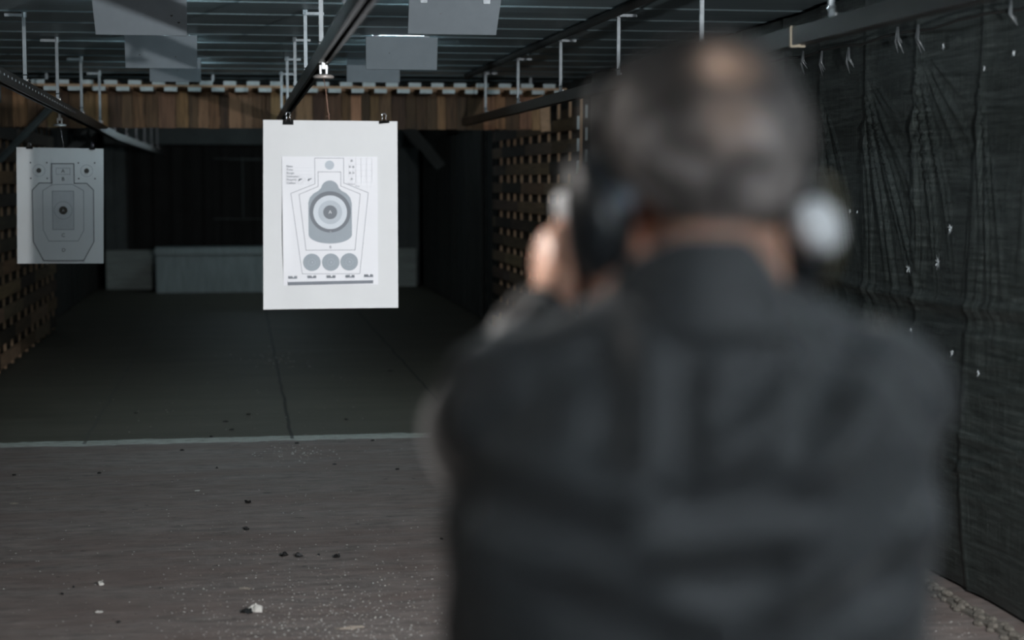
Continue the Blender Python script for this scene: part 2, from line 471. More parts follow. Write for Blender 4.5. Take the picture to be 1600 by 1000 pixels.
rr_ = [o for o in bpy.data.objects if o.name == 'target_rail.002'][0]
MB().box((1.90, 5.55, 2.093), (.052, .012, .070)).build('strap', basic('tan_strap', (.30, .26, .19), .6, 0, .1, 20, bmp=0), rr_)
tag(MB().tube([(1.83, -1, 2.425), (1.84, 8, 2.425), (1.79, 13.2, 2.425)], .022, 10).build('rail_shadow', M['rubber'], smooth=True),  # dark strip put in for the shadow the rail throws on the ceiling
    'black strip under the ceiling standing in for the shadow of the right rail', 'shadow strip')

# ------------------------------------------------------------------ deflector boards and the lamps behind them
LAMP_E = {}
FLASH = 735.
def baffle(x, y, w, ztop, zbot, lean, tw, label, holes):
    t = MB()
    hw = w / 2
    a = [(x - hw * tw, y - lean, ztop), (x + hw * tw, y - lean, ztop), (x + hw, y, zbot), (x - hw, y, zbot)]
    bk = [(p[0], p[1] + .018, p[2]) for p in a]
    t.add(a + bk, [(0, 3, 2, 1), (4, 5, 6, 7), (0, 1, 5, 4), (1, 2, 6, 5), (2, 3, 7, 6), (3, 0, 4, 7)])
    root = thing('deflector_board', label, 'board', (x, y, zbot), 'grey boards hung under the ceiling')
    t.build('panel', M['board'], root, bevel=.002)
    for (u, v, r) in holes:
        px = x + u * hw; f = v; pz = zbot + (ztop - zbot) * f; py = y - lean * f
        MB().tube([(px, py - .001, pz), (px, py + .004, pz)], r, 10).build('hole', M['clip_black'], root)
    br = MB()
    for s in (-1, 1): br.box((x + s * hw * .7, y - lean * .97 + .021, ztop - .02), (.03, .006, .05)); br.box((x + s * hw * .7, y - lean + .03, H - .006), (.03, .04, .008)); br.box((x + s * hw * .7, y - lean * .97 + .024, (ztop - .03 + H) / 2), (.03, .004, H - ztop + .03))
    br.build('bracket', M['zinc'], root)
baffle(-.413, 7.5, .39, 2.425, 2.232, .16, 1.03, 'large grey board hung from the ceiling, two bullet holes, left row front', [(.68, .42, .006), (.83, .28, .006), (-.15, .86, .005)])
baffle(.952, 7.5, .40, 2.425, 2.254, .14, 1.03, 'large grey board with slanted edges hung from ceiling, right row front', [(-.3, .5, .003)])
baffle(-.44, 10.0, .41, 2.442, 2.253, .03, 1.01, 'grey ceiling board second in the left row, behind the large holed one', [(.4, .35, .004), (-.6, .4, .004)])
baffle(.955, 9.9, .42, 2.442, 2.253, .03, 1.01, 'grey ceiling board second in the right row, below the large slanted one', [(-.35, .5, .003)])
baffle(-.43, 11.9, .35, 2.442, 2.285, .02, 1.0, 'small grey board farthest back in the left row of ceiling boards', [(.1, .5, .003)])
baffle(.935, 11.75, .37, 2.442, 2.285, .02, 1.0, 'small grey board farthest back in the right row of ceiling boards', [])

def lamp(x, y, L, strength, label, c=(.74, .92, 1.0), r=.012):
    root = thing('strip_lamp', label, 'lamp', (x, y, H), 'strip lamps under the ceiling')
    MB().box((x, y, H - .028), (L, .07, .024)).build('housing', M['lamp_body'], root, bevel=.004)
    MB().tube([(x - L * .48, y, H - .055), (x + L * .48, y, H - .055)], r, 8).build('tube', emit('tube_glow_%d' % len(LAMP_E), c, strength), root, True)
    for s in (-1, 1): MB().box((x + s * L * .485, y, H - .052), (.014, .035, .034)).build('lamp_holder', M['lamp_body'], root)
    LAMP_E[len(LAMP_E)] = root
lamp(-.42, 7.68, .34, 150, 'strip lamp hidden behind the large left ceiling board')
lamp(.955, 7.68, .34, 150, 'strip lamp hidden behind the large right ceiling board')
lamp(-.44, 10.16, .33, 110, 'strip lamp behind the second left ceiling board')
lamp(.955, 10.06, .34, 110, 'strip lamp behind the second right ceiling board')
lamp(-.43, 12.05, .29, 150, 'strip lamp behind the farthest left ceiling board')
lamp(.935, 11.9, .30, 150, 'strip lamp behind the farthest right ceiling board')
lamp(.9, -.5, 1.2, 215, 'strip lamp above the firing position behind the shooter', (.86, .94, 1.0))
lamp(-1.35, 1.2, .9, 45, 'strip lamp above the empty firing position', (1.0, .93, .86))
SPOT = Vector((-1.2, 3.2, 2.36)); AIM = (Vector((.37, 1.99, 1.54)) - SPOT).normalized()  # spot lamp added out of view to brighten the shooter's hands and sleeve
root = thing('added_spot_lamp', 'small black spot lamp added over the left lane to light the hands of the shooter', 'spot lamp', (SPOT.x, SPOT.y, H))
MB().tube([SPOT - AIM * .13, SPOT - AIM * .02, SPOT], [.035, .045, .047], 20).build('lamp_can', M['clip_black'], root, True)
MB().tube([(SPOT.x, SPOT.y, H), SPOT - AIM * .07], .008, 8).build('arm', M['clip_black'], root, True)
MB().tube([SPOT + AIM * .001, SPOT + AIM * .003], .040, 20).build('lens', emit('spot_lens_glow', (1.0, .95, .9), 6), root)
L = bpy.data.lights.new('spot', 'SPOT'); L.energy = 330; L.color = (1.0, .94, .89); L.shadow_soft_size = .035; L.spot_size = math.radians(25); L.spot_blend = .5
lo = bpy.data.objects.new('spot', L); COL.objects.link(lo); lo.parent = root
lo.location = SPOT + AIM * .01 - Vector((SPOT.x, SPOT.y, H)); lo.rotation_euler = AIM.to_track_quat('-Z', 'Y').to_euler()
lamp(2.32, 1.0, .8, 340, 'strip lamp above the firing position by the sheeting', (.86, .94, 1.0))
lamp(.3, 17.0, 1.0, 8, 'unseen strip lamp added past the planking to lift the far end')  # added lamp, hidden by the planking, to lift the dark beyond it
lamp(.3, 22.5, 1.0, 60, 'unseen strip lamp added over the boxes to lift the bullet trap')  # added lamp, out of view, to brighten the trap

# photographer's flash head on a stand beside the sheeting, out of the picture: throws the card's shadow on the left target
FL = Vector((1.65, 2.0, 1.60))
root = thing('flash_lamp', 'small flash lamp on a black stand beside the wall sheeting', 'flash lamp', (FL.x, FL.y, 0))
MB().tube([(FL.x, FL.y, .3), (FL.x, FL.y, 1.56)], .012, 10).build('pole', M['clip_black'], root, True)
for k in range(3):
    a = 2 * PI * k / 3 + .4
    MB().tube([(FL.x, FL.y, .55), (FL.x + .34 * math.cos(a), FL.y + .34 * math.sin(a), .012)], .009, 8).build('leg', M['clip_black'], root, True)
t = MB(); R0 = Matrix.Rotation(math.radians(14), 3, 'Z'); t.box(FL + R0 @ Vector((0, -.06, 0)), (.075, .10, .05), R0); t.box(FL + R0 @ Vector((0, -.085, -.05)), (.07, .045, .07), R0); t.build('flash_head', M['clip_black'], root, bevel=.004)
t = MB(); t.box(FL + R0 @ Vector((0, -.008, 0)), (.065, .004, .04), R0); t.build('flash_lens', emit('flash_lens_glow', (.95, .97, 1.0), 6), root)
L = bpy.data.lights.new('flash', 'SPOT'); L.energy = FLASH; L.color = (.97, .98, 1.0); L.shadow_soft_size = .03; L.spot_size = math.radians(150); L.spot_blend = .5
lo = bpy.data.objects.new('flash', L); COL.objects.link(lo); lo.parent = root
lo.location = (0, 0, FL.z); lo.rotation_euler = (Vector((-.20, 1, -.03))).to_track_quat('-Z', 'Y').to_euler()

# ------------------------------------------------------------------ timber: plank fascia, overhead lattice, side lattices
def tint():
    k = random.choice([.25, .35, .5, .7, .9, 1.15, 1.5]); return (k * random.uniform(.92, 1.08), k * random.uniform(.9, 1.02), k * random.uniform(.8, 1.05))
root = thing('plank_fascia', 'row of upright weathered brown planks across the range below the ceiling', 'planking', (.3, 14.2, 2.03))
t = MB(); x = -1.93
while x < 2.53:
    w = random.choice([.075, .09, .105, .105, .12, .14])
    t.box((x + w / 2, 14.2 + random.uniform(-.011, .011), (2.035 + 2.40) / 2 + random.uniform(-.004, .004)), (w - .004, .022, .365), None, 0, tint()); x += w
t.build('plank_row', M['wood_z'], root)
t = MB(); t.box((.34, 14.232, 2.10), (4.5, .04, .07)); t.box((.34, 14.232, 2.36), (4.5, .04, .07)); t.build('batten', M['wood_y'], root)
MB().box((.34, 14.262, 2.23), (4.5, .012, .38)).build('backing', M['rubber'], root)  # unseen sheet added to stop lamp light showing between the planks

root = thing('overhead_lattice', 'wooden slat lattice laid flat overhead, slat ends in two staggered rows', 'wood lattice', (.3, 13.7, 2.4))
a, b2, mid = MB(), MB(), MB()
x = -1.75
while x < 2.62:
    for (mb, off, z) in ((a, 0, 2.382), (b2, .0935, 2.330)):
        mb.box((x + off, 13.935 + random.uniform(-.004, .004), z), (.102, .44, .033), None, 0, tint())
        mb.box((x + off, 13.708 + random.uniform(-.004, .004), z), (.102, .012, .033), None, 1)
    x += .187
mid.box((.45, 13.722, 2.356), (4.5, .03, .0185)); mid.box((.45, 14.12, 2.356), (4.5, .04, .0185))
M['lit_end'] = basic('lit_slat_end', (.50, .57, .58), .8, 0, .12, 20, bmp=.1)  # lamp light on the end faces put into a paler, bluer colour
a.build('upper_slats', [M['wood_y'], M['lit_end']], root); b2.build('lower_slats', [M['wood_y'], M['lit_end']], root); mid.build('cross_batten', M['wood_end'], root)
# thin hangers carrying the lattice
t = MB()
for xx in (-1.5, -.2, 1.2, 2.4): t.box((xx, 13.75, 2.426), (.02, .02, .05))
t.build('hanger', M['zinc'], root)

def lattice(x, sgn, y0, y1, z1, pitch, sh, label):
    """upright timber screen along a wall: slats in two staggered layers either side of uprights. sgn = direction into the room"""
    root = thing('slat_screen', label, 'wood lattice', (x, (y0 + y1) / 2, 0))
    fr, bk, up = MB(), MB(), MB()
    z = .05
    while z + sh < z1:
        y = y0
        while y < y1 - .05:
            L = min(random.uniform(1.0, 1.5), y1 - y)
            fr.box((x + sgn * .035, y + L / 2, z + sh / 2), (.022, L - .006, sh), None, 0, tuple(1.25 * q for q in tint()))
            y += L
        fr.box((x + sgn * .035, y0 - .004, z + sh / 2), (.022, .008, sh), None, 1)
        bk.box((x - sgn * .035, (y0 + y1) / 2, z + sh / 2 + pitch / 2), (.022, y1 - y0, sh * .98), None, 0, .35)  # even dark tint: shade behind the gaps put into the colour
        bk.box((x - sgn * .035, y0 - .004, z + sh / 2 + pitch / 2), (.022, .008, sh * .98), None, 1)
        z += pitch
    y = y0 + .02; k = 0
    while y <= y1:
        up.box((x + sgn * .006, y, z1 / 2), (.022, .019, z1), None, 0); y += .46 + random.uniform(-.06, .06)
    fr.build('front_slats', [M['wood_y'], M['lit_end']], root); bk.build('rear_slats', [M['wood_y'], M['lit_end']], root)
    up.build('upright', M['wood_end'], root)
lattice(2.71, -1, 13.1, 17.6, 2.28, .178, .105, 'tall screen of weathered wooden slats along the right wall past the sheeting')
lattice(-2.0, 1, 12.9, 18.4, 2.28, .19, .11, 'tall screen of weathered wooden slats along the left wall behind the target')
tag(MB().beam((2.605, 14.160, 2.02), (2.59, 14.160, 2.27), .085, .02, (0, 1, 0)).build('loose_plank', M['wood_end'], bevel=.002), 'short pale plank nailed upright at the right end of the planking', 'plank')

# ------------------------------------------------------------------ far end: bullet trap
root = thing('rubber_curtain', 'black rubber curtain of the bullet trap across the far end', 'curtain', (.35, 25.6, 0))
t = MB(); n = 60
vs = []; fs = []
for i in range(n + 1):
    xx = -1.66 + (2.40 + 1.66) * i / n; yy = 25.6 + .02 * math.sin(i * 1.7)
    vs += [(xx, yy, .02), (xx, yy, 2.18)]
for i in range(n): fs.append((2 * i, 2 * i + 2, 2 * i + 3, 2 * i + 1))
t.add(vs, fs); t.build('curtain_sheet', M['rubber'], root)
t = MB()
t.box((.3, 25.55, 1.92), (.9, .01, .02)); t.box((-.2, 25.55, 1.93), (.35, .01, .012)); t.box((.05, 25.55, 1.5), (.015, .01, .9)); t.box((0, 25.55, 1.02), (.8, .01, .012))
t.build('scuffed_seam', M['grey_panel'], root)
tag(MB().box((.35, 25.3, 2.29), (4.2, .12, .31)).build('header_beam', M['grey_panel'], bevel=.004), 'grey flat beam over the bullet trap curtain', 'beam')
for xx, lab in ((-1.83, 'dark grey upright panel at the left of the trap curtain'), (2.56, 'dark grey upright panel at the right of the trap curtain')):
    t = MB(); t.box((xx, 25.7, 1.22), (.34, .08, 2.44)); t.box((xx, 25.65, 1.22), (.03, .03, 2.4))
    tag(t.build('trap_upright', M['grey_panel2'] if 'grey_panel2' in M else M['grey_panel'], bevel=.003), lab, 'panel', 'uprights of the bullet trap')
root = thing('trap_box', 'long pale vertically boarded box in front of the trap curtain', 'box', (.32, 24.4, 0))
t = MB(); x = -1.19
while x < 1.86:
    w = random.uniform(.07, .1); w = min(w, 1.87 - x); t.box((x + w / 2, 24.2, .27), (w - .005, .03, .54)); x += w
t.build('boarded_front', M['block'], root)
MB().box((.335, 24.45, .27), (3.04, .46, .53)).build('core', M['block'], root); MB().box((.335, 24.43, .595), (3.08, .55, .10)).build('lid', M['block'], root, bevel=.006)
for xc, lab in ((-1.6, 'low pale planked box left of the long boarded box'), (2.27, 'low pale planked box right of the long boarded box')):
    root = thing('side_box', lab, 'box', (xc, 25.2, 0), 'low boxes beside the long box')
    t = MB()
    for k in range(4): t.box((xc, 25.06, .075 + k * .145), (.70, .03, .138))
    t.build('plank_front', M['block2'], root); MB().box((xc, 25.28, .285), (.69, .38, .56)).build('core', M['block2'], root)
# struts
for p, q, w, lab in (((-2.03, 20, 1.85), (-1.48, 20, 2.40), .10, 'dark grey diagonal strut between left wall and ceiling far down range'),
                     ((2.64, 22, 1.78), (2.12, 22, 2.40), .14, 'dark grey diagonal strut between right wall and ceiling far down range'),
                     ((-1.93, 14.10, 1.757), (-1.455, 14.10, 2.25), .055, 'grey diagonal brace from the left wall up to the planking')):
    t = MB(); t.beam(p, q, w, .06, (0, 1, 0)); d = (Vector(q) - Vector(p)).normalized()
    t.beam(Vector(p) - Vector((0, .04, 0)), Vector(q) - Vector((0, .04, 0)), w * .3, .03, (0, 1, 0))
    tag(t.build('diagonal_brace', M['grey_panel'], bevel=.003), lab, 'brace')
for s, x0 in ((1, 2.74), (-1, -2.1)):
    root = thing('rubber_strips', 'dark ribbed rubber strips hung on the %s wall near the trap' % ('right' if s > 0 else 'left'), 'rubber strips', (x0, 22, 0))
    t = MB(); y = 17.8 if s > 0 else 18.6
    while y < 25: t.box((x0 + random.uniform(-.012, .012), y + .1, 1.1), (.012, .19, 2.16), Matrix.Rotation(random.uniform(-.08, .08), 3, 'Z')); y += .2
    t.build('strip_row', M['strip'] if 'strip' in M else M.setdefault('strip', basic('dark_strip', (.022, .024, .021), .8, 0, .4, 3, (1, 4, .6), .2)), root)
tag(MB().box((-1.90, 12.6, 2.30), (.40, .03, .27)).build('wall_board', M['grey_panel'], bevel=.003), 'dark grey board beside the left wall above the brace', 'board')

# ------------------------------------------------------------------ paper targets
def sheet_mesh(corners, name, mats, parent, nu=24, nv=30, curl=None):
    tl, tr, br, bl = [Vector(c) for c in corners]
    vs, fs = [], []
    for j in range(nv + 1):
        for i in range(nu + 1):
            u, v = i / nu, j / nv
            p = (tl * (1 - u) + tr * u) * (1 - v) + (bl * (1 - u) + br * u) * v
            if curl: p = p + Vector((0, curl(u, v), 0))
            vs.append(p)
    for j in range(nv):
        for i in range(nu):
            a = j * (nu + 1) + i; fs.append((a, a + nu + 1, a + nu + 2, a + 1))
    return MB().add(vs, fs).build(name, mats, parent, True)

class Print:
    """flat print on a sheet; coordinates in drawing units, converted by fn(u, v) -> world point at a small lift"""
    def __init__(s, fn): s.fn = fn; s.mb = MB(); s.mats = []; s.lift = 0
    def mi(s, m):
        if m not in s.mats: s.mats.append(m)
        return s.mats.index(m)
    def poly(s, pts, m):
        s.lift += 1
        P = [s.fn(x, y, s.lift) for x, y in pts]
        bm = bmesh.new(); vs = [bm.verts.new(p) for p in P]; bm.faces.new(vs)
        bmesh.ops.triangulate(bm, faces=bm.faces[:])
        bm.verts.index_update()
        s.mb.add([v.co.copy() for v in bm.verts], [tuple(v.index for v in f.verts) for f in bm.faces], s.mi(m)); bm.free()
    def circ(s, x, y, r, m, n=48): s.poly([(x + r * math.cos(2 * PI * k / n), y + r * math.sin(2 * PI * k / n)) for k in range(n)], m)
    def rect(s, x0, y0, x1, y1, m): s.poly([(x0, y0), (x1, y0), (x1, y1), (x0, y1)], m)
    def seg(s, a, b, w, m):
        a, b = Vector(a), Vector(b); d = (b - a).normalized(); n = Vector((-d.y, d.x)) * w / 2; e = d * w / 2
        s.lift -= 1
        s.poly([a - e + n, b + e + n, b + e - n, a - e - n], m)
    def line(s, pts, w, m, closed=True, dash=None):
        s.lift += 1
        pts = [Vector(p) for p in pts]; L = pts + ([pts[0]] if closed else [])
        for a, b in zip(L[:-1], L[1:]):
            if not dash: s.seg(a, b, w, m)
            else:
                n = max(1, int((b - a).length / (2 * dash)))
                for k in range(n): s.seg(a.lerp(b, k / n), a.lerp(b, (k + .6) / n), w, m)
    def ring(s, x, y, r, w, m, n=48, dash=False):
        s.lift += 1
        for k in range(n):
            if dash and k % 2: continue
            a, b = 2 * PI * k / n, 2 * PI * (k + 1) / n
            s.seg((x + r * math.cos(a), y + r * math.sin(a)), (x + r * math.cos(b), y + r * math.sin(b)), w, m)
    def text(s, body, x, y, size, m, center=True):
        s.lift += 1
        cu = bpy.data.curves.new('t', 'FONT'); cu.body = body; cu.size = size
        cu.align_x = 'CENTER' if center else 'LEFT'; cu.align_y = 'CENTER'; cu.resolution_u = 3
        ob = bpy.data.objects.new('t', cu); COL.objects.link(ob)
        dg = bpy.context.evaluated_depsgraph_get(); dg.update()
        me = ob.evaluated_get(dg).to_mesh()
        s.mb.add([s.fn(x + v.co.x, y - v.co.y, s.lift) for v in me.vertices], [tuple(reversed(p.vertices)) for p in me.polygons], s.mi(m))
        ob.evaluated_get(dg).to_mesh_clear()
        bpy.data.objects.remove(ob); bpy.data.curves.remove(cu)
    def build(s, name, parent): return s.mb.build(name, s.mats, parent)

def clip(x, y, z, label, tilt=0., turned=False, scale=1.0):
    k = scale
    root = thing('binder_clip', label, 'clip', (x, y, z), 'binder clips holding the targets')
    t = MB()
    w = .041 * k; h = .021 * k
    if turned: h *= .55
    zt = z + .004
    prof = [(-.006 * k, zt - h), (-.0075 * k, zt - h + .002), (-.002, zt), (.002, zt), (.0075 * k, zt - h + .002), (.006 * k, zt - h)]
    vs = [(x + s * w / 2, y + a, b + (tilt * s)) for s in (-1, 1) for a, b in prof]
    n = len(prof)
    t.add(vs, [(i, i + 1, n + i + 1, n + i) for i in range(n - 1)] + [tuple(reversed(range(n))), tuple(range(n, 2 * n))])
    t.tube([(x - w / 2, y - .007 * k, zt - h + .002 - tilt), (x + w / 2, y - .007 * k, zt - h + .002 + tilt)], .0025 * k, 8)
    t.build('clip_body', M['clip_black'], root)
    for s in (-1, 1):
        hnd = MB()
        pts = [(x - .011 * k, y + s * .004, zt - (h if s < 0 else 0) * .55), (x - .006 * k, y + s * .003, zt + .012 * k)]
        for a in range(0, 9):
            an = PI * (1.12 - 1.24 * a / 8); pts.append((x + .0085 * k * math.cos(an), y + s * .002, zt + .020 * k + .0075 * k * math.sin(an)))
        pts += [(x + .006 * k, y + s * .003, zt + .012 * k), (x + .011 * k, y + s * .004, zt - (h if s < 0 else 0) * .55)]
        hnd.tube(pts, .0017 * k, 6)
        hnd.build('wire_handle', M['chrome'], root, True)

def trolley(x, y, ztop, label, px, ptop, wirem):
    root = thing('target_trolley', label, 'trolley', (x, y, ztop))
    t = MB()
    t.box((x, y, ztop - .012), (.014, .03, .045)); t.box((x - .012, y, ztop - .036), (.008, .02, .036)); t.box((x + .012, y, ztop - .036), (.008, .02, .036)); t.tube([(x - .018, y, ztop - .03), (x + .018, y, ztop - .03)], .005, 8)
    t.build('hook_block', M['bright_zinc'], root, bevel=.001)
    d = MB(); d.tube([(x, y, ztop - .056), (x, y, ztop - .062), (x, y, ztop - .070)], [.030, .042, .040], 20); d.build('disc', M['bright_zinc'] if wirem != 'copper' else M['trolley_disc'], root, True)
    zb = ptop + .004
    w = MB(); w.tube([(x, y, ztop - .068), (x + (px - x) * .4 + .002, y, ztop - .12), (px - .001, y, zb + .03), (px + .003, y, zb + .02), (px, y, zb)], .0016 if wirem == 'copper' else .0012, 6)
    w.build('wire', M[wirem], root, True)
    w = MB(); w.tube([(px - .012, y - .001, zb + .012), (px + .002, y - .002, zb + .014), (px + .003, y - .003, zb - .002)], .0022, 6); w.build('wire_twist', M[wirem], root, True)
M['trolley_disc'] = basic('brownish_disc', (.55, .50, .46), .35, .4, .1, 20, bmp=0)
M['bright_zinc'] = basic('bright_zinc', (.75, .77, .78), .35, .4, .05, 20, bmp=0)

# middle target: large backing card, printed sheet taped to it. Drawing units: 0.000793 m each
YT = 6.70; UM = .000792
def mt(u, v, lift=0, base=0.):
    return Vector((.357 + (u - 387) * UM, YT - base - lift * .00012, 1.838 - (v - 20) * UM))
def curlM(u, v):
    return -.010 * max(0, .14 - u) / .14 * v * v - .004 * math.sin(u * 5.2 + 1) * v - .006 * max(0, v - .9) * 10 * max(0, u - .2) * .3 + .004 * math.exp(-((u - .33) / .08) ** 2) * math.exp(-v * 9)
card = thing('target_card', 'large plain white card sheet hung from the middle rail by clips', 'target backing', tuple(mt(387, 20)), None)
sheet_mesh([mt(57, 18), mt(729, 22), mt(728, 968), mt(46, 968)], 'card_sheet', M['paper'], card, curl=curlM)
def mpt(u, v, lift=0):
    p = mt(u, v, lift, .0045)
    return p
root = thing('printed_target', 'white printed silhouette target with grey bullseye fixed on the middle card', 'paper target', tuple(mt(387, 848)))
sheet_mesh([mpt(147, 200), mpt(626, 200), mpt(626, 848), mpt(148, 848)], 'printed_sheet', M['sheet'], root, curl=lambda u, v: -.011 * max(0, .08 - u) / .08 * math.sin(PI * min(1, max(0, (v - .25) / .7))))
P = Print(lambda u, v, l: mpt(u, v, l + 3))
P.line([(311, 208), (456, 208), (456, 333), (579, 382), (533, 792), (243, 790), (190, 385), (311, 337)], 2.3, M['ink_line'])
P.line([(327, 277), (441, 277), (441, 348), (538, 388), (510, 671), (263, 671), (231, 390), (327, 350)], 2.3, M['ink_line'])
P.circ(385, 243, 23, M['ink_light'])
body = []
for k in range(0, 13): a = PI * (1.06 + .88 * k / 12); body.append((386 + 45 * math.cos(a), 366 + 46 * math.sin(a)))
body += [(445, 372), (470, 386), (487, 406), (495, 432), (495, 588)]
for k in range(0, 17): a = PI * k / 16; body.append((386 + 109 * math.cos(a), 592 + 46 * math.sin(a)))
body += [(277, 588), (277, 432), (285, 406), (303, 386), (328, 372)]
P.poly(body, M['ink_mid'])
P.circ(386, 478, 104, M['ink_ring']); P.circ(386, 480, 85, M['ink_pale']); P.circ(386, 480, 60, M['ink_light']); P.circ(386, 480, 60, M['ink_mid']) if False else None
P.circ(386, 480, 35, M['ink_ring'])
P.text('A', 386, 480, 24, M['white_ink']); P.text('C', 387, 577, 9, M['white_ink']); P.text('B', 386, 656, 20, M['ink_line'])
for (x, y, s) in ((292, 732, '1'), (387, 732, '2'), (480, 731, '3')):
    P.circ(x, y, 44, M['ink_mid']); P.ring(x, y, 17, 1, M['ink_light'], 32); P.text(s, x + 2, y, 11, M['white_ink'])
for (x, y) in ((195, 806), (291, 804), (388, 804), (484, 803), (578, 801)):
    P.rect(x - 22, y + 2, x + 22, y + 8, M['ink_dark'])
    for k in range(6):
        if k != 3: P.rect(x - 22 + k * 7.6, y - 6, x - 17 + k * 7.6, y + 3, M['ink_ring'])
    P.rect(x - 22, y + 14, x + 22, y + 15.5, M['ink_faint'])
P.poly([(172, 830), (600, 825), (600, 841), (172, 847)], M['ink_dark'])
for i, s in enumerate(('Date:', 'Time:', 'Range:', 'Instructor:', 'Firearm:', 'Caliber:')):
    y = 250 + i * 16.6
    P.text(s, 170, y, 15, M['ink_dark'], False)
    x0 = 170 + len(s) * 7.2 + 4
    if i != 4: P.rect(x0, y + 6, 296, y + 7, M['ink_faint'])
for (x, y) in ((238, 316), (285, 315)):
    P.ring(x - 1, y, 19, 1.2, M['ink_faint'], 36, True); P.poly([(x - 8, y + 6), (x - 5, y - 3), (x + 9, y - 6), (x + 9, y - 2), (x + 1, y + 1), (x - 3, y + 7)], M['ink_dark'])
for k in range(5): P.rect(478, 209 + k * 30, 600, 210 + k * 30, M['ink_faint'])
for k in range(4): P.rect(518 + k * 27, 209, 519 + k * 27, 330, M['ink_faint'])
for s, x, y in (('B', 497, 221), ('B', 488, 252), ('B', 505, 252), ('B', 488, 282), ('B', 505, 282), ('A', 497, 313)): P.text(s, x, y, 16, M['ink_dark'])
P.text('Weapon', 495, 338, 10, M['ink_line']); P.text('Total', 524, 349, 10, M['ink_line']); P.rect(545, 352, 600, 353, M['ink_faint'])
P.build('print', root)
clip(mt(181, 18).x, YT, mt(181, 20).z, 'black binder clip at the upper left of the middle target card', 0)
clip(mt(662, 18).x, YT, mt(662, 23).z, 'black binder clip at the upper right of the middle target card', .002, True)
trolley(.335, YT, 2.075, 'shiny trolley with round disc under the middle rail', mt(382, 0).x, 1.838, 'copper')

# left target
YL = 10.9; UL = .000812
def lt(u, v, lift=0):
    return Vector((-1.117 + (u - 378) * UL, YL - lift * .00016, 1.808 - (v - 50) * UL))
root = thing('paper_target', 'shaded white paper target with dotted body outline hung on the left rail', 'paper target', tuple(lt(378, 50)))
sheet_mesh([lt(50, 48), lt(708, 58), lt(690, 955), lt(35, 952)], 'target_sheet', M['paper'], root, curl=lambda u, v: -.004 * math.exp(-((u - .24) / .05) ** 2) - .01 * max(0, .2 - u) - .012 * max(0, u - .9) * max(0, .1 - v) * 30)
P = Print(lambda u, v, l: lt(u, v, l + 30))
sil = [(312, 175), (480, 175), (480, 328), (575, 328), (625, 380), (620, 785), (540, 930), (235, 930), (160, 780), (162, 380), (215, 325), (312, 325)]
M['ink_sil'] = basic('ink_silhouette', (.62, .635, .645), .75, 0, .02, 6, bmp=0)
P.poly([(312, 175), (480, 175), (480, 326), (312, 326)], M['ink_sil'])
P.poly([(215, 325), (575, 328), (625, 380), (620, 785), (540, 930), (235, 930), (160, 780), (162, 380)], M['ink_sil'])
P.line(sil, 9, M['ink_shade']); P.line(sil, 5, M['ink_black'], True, 6)
P.line([(312, 338), (465, 335), (550, 385), (545, 695), (500, 778), (278, 778), (237, 690), (240, 385)], 4, M['ink_dark'], True, 5)
P.poly([(312, 388), (475, 388), (470, 688), (310, 688)], M['ink_shade'])
P.line([(312, 388), (475, 388), (470, 688), (310, 688)], 4, M['ink_dark'], True, 5)
P.ring(392, 538, 68, 2.6, M['ink_dark']); P.circ(392, 538, 32, M['ink_brown']); P.text('A', 392, 539, 26, M['ink_shade'])
P.line([(345, 210), (450, 210), (450, 258), (345, 258)], 3, M['ink_dark'], True, 7)
for s, x, y in (('A', 397, 233), ('B', 396, 295), ('C', 388, 733), ('D', 389, 849)): P.text(s, x, y, 40, M['ink_black'])
for x, y in ((215, 228), (577, 230)):
    P.ring(x, y, 46, 2, M['ink_line']); P.circ(x, y, 18, M['ink_brown']); P.ring(x, y, 8, 2, M['ink_shade'], 20)
    for dx in (-62, 62):
        for dy in (-61, 61): P.circ(x + dx, y + dy, 6, M['ink_black'], 10)
P.build('print', root)
clip(lt(148, 50).x, YL, lt(148, 52).z, 'small binder clip at the upper left of the shaded left target', 0, True, 1.0)
clip(lt(622, 50).x, YL, lt(622, 58).z, 'small binder clip at the upper right of the shaded left target', 0, True, .9)
trolley(-1.115, YL, 2.012, 'small bright trolley bracket under the left rail', lt(402, 50).x, 1.806, 'chrome')

# ------------------------------------------------------------------ things lying on the floor
def pt(px, py, Z=0.):
    Fv = Vector((math.sin(YAW) * math.cos(PITCH), math.cos(YAW) * math.cos(PITCH), -math.sin(PITCH)))
    R = Vector((math.cos(YAW), -math.sin(YAW), 0)); U = R.cross(Fv)
    d = Fv + R * ((px - 800) / F_PX) + U * ((500 - py) / F_PX)
    return Vector((0, 0, CAMH)) + d * ((Z - CAMH) / d.z)
M['scrap_white'] = basic('torn_white_paper', (.62, .6, .56), .85, 0, .1, 30, bmp=.3)
M['scrap_shadow_black'] = basic('black_scrap_shadow', (.008, .008, .008), .6, 0, .2, 30, bmp=.2)
M['scrap_tan'] = basic('tan_chip', (.34, .29, .24), .85, 0, .2, 30, bmp=.2)
def scrap_mesh(L, W, h, m, name):
    vs, fs = [], []; n = 9
    for j in range(3):
        for k in range(n):
            a = 2 * PI * k / n; r = (1, .7, .3)[j] * random.uniform(.45, 1.3)
            vs.append((L * r * math.cos(a), W * r * math.sin(a), .002 + h * random.uniform(0, 1) * (.3, .9, 1)[j]))
    for j in range(2):
        for k in range(n): fs.append((j * n + k, j * n + (k + 1) % n, (j + 1) * n + (k + 1) % n, (j + 1) * n + k))
    fs.append(tuple(range(2 * n, 3 * n)))
    t = MB().add(vs, fs); t.add([(p[0], p[1], max(.001, p[2] - .003)) for p in vs], [tuple(reversed(f)) for f in fs])
    return t.mesh(name, [m])
